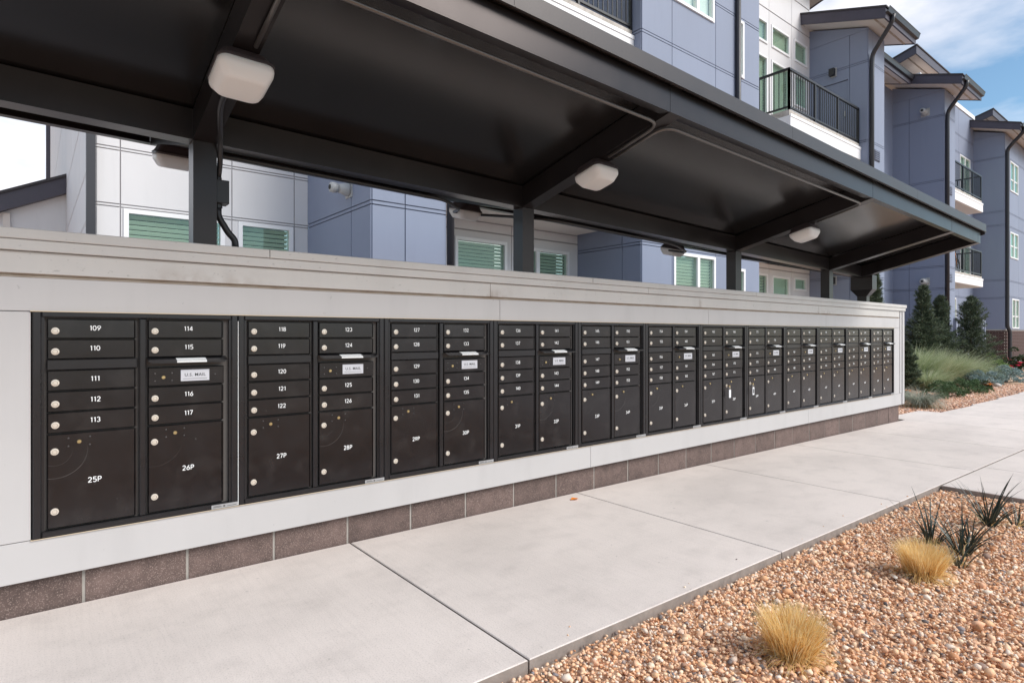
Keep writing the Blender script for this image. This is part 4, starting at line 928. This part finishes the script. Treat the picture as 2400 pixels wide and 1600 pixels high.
# dry straw tufts in the front gravel
def straw(x, y, s_, label, seed):
    t = thing('straw_grass', (x, y, GZ(x)), label, 'grass tuft', 'dry grass tufts in the gravel')
    put('blades', blades('blades', 0, 1700, .180 * s_, 0, .0034, 'straw', 4, .20, .066 * s_, .44, seed, .30, wild=.8), t, (x, y, GZ(x)))
    put('fallen_blades', blades('fallen_blades', 0, 330, .15 * s_, 0, .0034, 'straw', 4, .9, .06 * s_, 1.2, seed + 1, .4, wild=.6), t, (x, y, GZ(x)))
straw(2.215, -2.055, 1.0, 'round dry straw-coloured grass tuft in the gravel nearest the camera', 3)
straw(3.49, -2.10, .98, 'dry straw-coloured grass tuft in front of the dark spiky yuccas', 5)
def yucca(x, y, n, h, label, seed, tilt=.62):
    t = thing('yucca', (x, y, GZ(x)), label, 'yucca', 'dark yuccas in the gravel')
    put('leaves', blades('leaves', 0, int(n * 1.5), h, 0, .0105, 'yucca', 6, .34, .035, tilt, seed, .5), t, (x, y, GZ(x)))
    put('dry_leaves', blades('dry_leaves', 0, 14, h * .5, 0, .006, 'straw', 4, .8, .03, 1.1, seed + 9, .4), t, (x, y, GZ(x)))
yucca(4.80, -2.085, 26, .35, 'dark spiky yucca nearest the corner of the gravel bed', 21)
yucca(4.10, -1.965, 24, .32, 'dark spiky yucca just behind the farther straw tuft', 22)
yucca(4.02, -2.13, 26, .30, 'dark spiky yucca on the right of the farther straw tuft', 23)
yucca(4.26, -2.11, 16, .20, 'low dark yucca between the two taller yuccas', 24)
yucca(4.93, -2.20, 9, .19, 'small sparse yucca at the right edge of the gravel bed', 25)
yucca(3.80, -2.17, 9, .17, 'small yucca sprout to the right of the farther straw tuft', 26)
# fallen leaf by the wall base, a few twigs
q = MB(); q.add([(2.98, -.10, gz(3) + .004), (3.02, -.13, gz(3) + .012), (3.06, -.10, gz(3) + .003), (3.02, -.075, gz(3) + .010)], [(0, 1, 2), (0, 2, 3)])
tag(part('fallen_leaf', q, 'orange'), 'small orange fallen leaf at the foot of the block base', 'leaf')
# conifers
def conifer(x, y, h, w_, label, seed, bare=0):
    r = np.random.default_rng(seed); z0 = gz(12) - .03; t = thing('spruce_tree', (x, y, z0), label, 'conifer', 'narrow conifers in the planting bed')
    q = MB(); q.tube([(x + .01 * math.sin(i * 2.1), y + .01 * math.cos(i * 1.7), z0 + h * i / 6) for i in range(7)], [.04 * (1 - i / 6.3) for i in range(7)], 7); part('trunk', q, 'bark', t)
    V = []; F = []; bq = MB()
    nb = int(230 * h / 2.4)
    for i in range(nb):
        u = (i + r.uniform(0, 1)) / nb; zz = .10 + u * (h - .12); prof = (1 - u) ** .62 * (.80 + .20 * math.sin(u * 13 + seed)) + .10
        L_ = w_ * prof * r.uniform(.75, 1.25); a = i * 2.39996 + r.normal(0, .3); el = .25 + .65 * u + r.normal(0, .12)
        d = np.array([math.cos(a) * math.cos(el), math.sin(a) * math.cos(el), math.sin(el)])
        p0 = np.array([0, 0, zz - .3 * L_ * math.sin(el)]); bq.tube([tuple(p0 + np.array([x, y, z0])), tuple(p0 + d * L_ * .95 + np.array([x, y, z0]))], [.007, .002], 4)
        nn = int(150 * max(.35, L_ / w_ + .15)); side = np.cross(d, [0, 0, 1]); side /= np.linalg.norm(side) + 1e-6; up = np.cross(side, d)
        nsub = 5
        for k in range(nn):
            s = r.uniform(.18, 1.03); sub = r.integers(-2, 3); sp = sub * .16 * L_ * (1 - s * .5) * r.uniform(.6, 1.2)
            p = p0 + d * L_ * s + side * sp + up * (abs(sp) * .2 + r.normal(0, .012))
            th = r.uniform(0, 2 * math.pi); nd = d * .75 + side * (math.cos(th) * .8 + .25 * sub) + up * math.sin(th) * .8; nd /= np.linalg.norm(nd)
            ln = r.uniform(.04, .085); wv = np.cross(nd, r.normal(0, 1, 3)); wv /= np.linalg.norm(wv) + 1e-6; wv *= .0085
            o = len(V); V += [p - wv, p + wv, p + nd * ln]; F.append((o, o + 1, o + 2))
    put('crown', mesh_np('crown', V, F, 'spruce'), t, (x, y, z0)); part('branches', bq, 'bark', t)
conifer(15.55, 2.4, 2.78, .42, 'conifer tip rising just behind the right end of the wall', 1)
conifer(18.9, 2.4, 2.62, .66, 'tallest dark conifer, left of the three beside the pale grasses', 2)
conifer(20.35, 2.4, 2.40, .60, 'middle dark conifer, slightly hidden between its two neighbours', 3)
conifer(21.9, 2.05, 2.42, .80, 'broad dark conifer at the right beside the brick base', 4)
conifer(15.45, 1.72, 1.12, .34, 'short dark conifer tucked against the end of the wall', 5)
# grasses and shrubs of the far bed
def far(name, x, y, label, cat, group, **k): return tuft(name, (x, y, gz(12) - .03), label, cat, group, **k)
far('ornamental_grass', 17.0, 2.0, 'tall pale green ornamental grass clump nearest the wall end', 'grass clump', 'tall ornamental grasses', n=2300, h=1.12, spread=0, width=.010, m='big_grass', seg=5, droop=.45, r0=.22, tilt=.42, seed=31, lean=(.25, -.05))
far('ornamental_grass', 16.3, 1.55, 'shorter pale green ornamental grass clump in front of its taller neighbours', 'grass clump', 'tall ornamental grasses', n=1500, h=.72, spread=0, width=.009, m='big_grass', seg=5, droop=.7, r0=.2, tilt=.6, seed=34, lean=(.4, -.1))
far('ornamental_grass', 18.3, 1.85, 'tall pale green ornamental grass clump in the middle of the bed', 'grass clump', 'tall ornamental grasses', n=2300, h=1.10, spread=0, width=.010, m='big_grass', seg=5, droop=.6, r0=.25, tilt=.55, seed=32, lean=(.35, -.1))
far('ornamental_grass', 19.7, 1.75, 'pale green ornamental grass clump drooping towards the blue shrubs', 'grass clump', 'tall ornamental grasses', n=2100, h=1.0, spread=0, width=.010, m='big_grass', seg=5, droop=.8, r0=.28, tilt=.6, seed=33, lean=(.45, -.1))
t = thing('fountain_grass', (12.35, .52, gz(12) - .03), 'low grey-green fountain grass mound at the edge of the gravel past the wall', 'grass tuft', 'low fountain grasses')
put('blades', blades('blades', 0, 1100, .52, 0, .006, 'blue_grass', 5, 1.15, .08, .62, 41), t, (12.35, .52, gz(12) - .03))
put('dry_blades', blades('dry_blades', 0, 420, .34, 0, .006, 'tan_grass', 5, 1.3, .10, 1.15, 42), t, (12.35, .52, gz(12) - .03))
far('fountain_grass', 12.75, 1.0, 'grey-green fountain grass half hidden behind the end of the wall', 'grass tuft', 'low fountain grasses', n=700, h=.55, spread=0, width=.006, m='blue_grass', seg=5, droop=1.1, r0=.08, tilt=.6, seed=43)
def bush(name, x, y, rx, ry_, h, n, m, label, cat, group, seed, leaf=.035, wd=.012, flowers=None):
    r = np.random.default_rng(seed); z0 = gz(12) - .03; t = thing(name, (x, y, z0), label, cat, group)
    nl = 34; cl = []
    for i in range(nl):
        a = r.uniform(0, 2 * math.pi); q_ = math.sqrt(r.uniform(0, 1)); zt = h * (1 - .75 * q_ ** 2) * r.uniform(.55, 1.0); cl.append((rx * q_ * math.cos(a), ry_ * q_ * math.sin(a), zt * r.uniform(.45, 1), r.uniform(.5, 1.1)))
    C = np.array([cl[i] for i in r.integers(0, nl, n)]); sc = .26 * min(rx, ry_, h * 1.6)
    dirs = r.normal(0, 1, (n, 3)); dirs /= np.linalg.norm(dirs, axis=1)[:, None]; dirs[:, 2] = np.abs(dirs[:, 2]) * .9 - .15
    p = C[:, :3] + dirs * (sc * C[:, 3] * r.uniform(.5, 1, n) ** .5)[:, None]; p[:, 2] = np.maximum(p[:, 2], .01)
    nd = dirs + r.normal(0, .55, (n, 3)); nd[:, 2] += .25; nd /= np.linalg.norm(nd, axis=1)[:, None]
    wv = np.cross(nd, r.normal(0, 1, (n, 3))); wv /= np.linalg.norm(wv, axis=1)[:, None]; L_ = leaf * r.uniform(.6, 1.3, n)[:, None]
    V = np.stack([p, p + nd * L_ * .5 + wv * wd, p + nd * L_, p + nd * L_ * .5 - wv * wd], 1).reshape(-1, 3); F = np.arange(4 * n).reshape(-1, 4)
    put('foliage', mesh_np('foliage', V, F, m), t, (x, y, z0))
    q = MB()
    for i in range(0, nl, 2): q.tube([(x, y, z0), (x + cl[i][0] * .5, y + cl[i][1] * .5, z0 + cl[i][2] * .6), (x + cl[i][0], y + cl[i][1], z0 + cl[i][2])], [.012, .008, .003], 5)
    part('stems', q, 'bark', t)
    if flowers:
        fm, nf, fs = flowers
        for i in range(nf):
            c = cl[r.integers(0, nl)]; fx, fy, fz = x + c[0] * 1.05, y + c[1] * 1.0 - .08, z0 + c[2] + sc * .7
            q = MB()
            for k in range(7):
                a = k * 2 * math.pi / 7; q.add([(fx, fy, fz), (fx + fs * math.cos(a - .4), fy + fs * math.sin(a - .4), fz + fs * .45), (fx + fs * 1.2 * math.cos(a), fy + fs * 1.2 * math.sin(a), fz + fs * .55), (fx + fs * math.cos(a + .4), fy + fs * math.sin(a + .4), fz + fs * .45)], [(0, 1, 2, 3)])
            q.lathe([(fs * .35, 0), (fs * .4, fs * .4), (fs * .15, fs * .6)], (fx, fy, fz), 'z', 7); part('flower', q, fm, t)
    return t
bush('juniper', 14.75, .80, .62, .36, .34, 5200, 'juniper', 'low spreading dark green juniper left of the orange flowers', 'shrub', 'low junipers', 51, .045, .008)
bush('juniper', 16.3, .80, .75, .36, .36, 5200, 'juniper', 'low spreading dark green juniper beside the orange flowers', 'shrub', 'low junipers', 52, .045, .008)
bush('blue_spruce_shrub', 18.9, 1.25, .75, .45, .48, 5200, 'blue_spruce', 'dwarf blue spruce shrub next to the tall grasses', 'shrub', 'dwarf blue spruces', 53, .05, .011)
bush('blue_spruce_shrub', 20.6, .95, .95, .5, .52, 6200, 'blue_spruce', 'dwarf blue spruce shrub at the right edge of the picture', 'shrub', 'dwarf blue spruces', 54, .05, .011)
bush('leafy_shrub', 22.2, 1.75, .75, .5, .95, 3800, 'leafy', 'light green leafy shrub behind the tall grasses', 'shrub', None, 55, .07, .022)
bush('rose_bush', 25.2, 1.75, .62, .5, .95, 3200, 'rose_leaves', 'dark rose bush with bright pink blooms at the right edge', 'rose bush', None, 56, .06, .022, ('pink', 14, .085))
bush('marigold', 17.35, .72, .14, .12, .26, 500, 'rose_leaves', 'small plant with orange blooms beside the gravel edge', 'flower', 'orange flowers', 57, .04, .012, ('orange', 4, .055))
bush('marigold', 13.35, 1.15, .16, .12, .34, 400, 'rose_leaves', 'orange flowers peeking out behind the fountain grass', 'flower', 'orange flowers', 58, .04, .012, ('orange', 4, .05))
tag(put('rock', pebbles('rock', np.array([[0, 0, 0.]]), np.array([.11]), 'rock_pale', (0, 0, 0)), None, (18.7, .76, gz(12) + .02)), 'pale rock at the gravel edge below the blue spruces', 'rock')
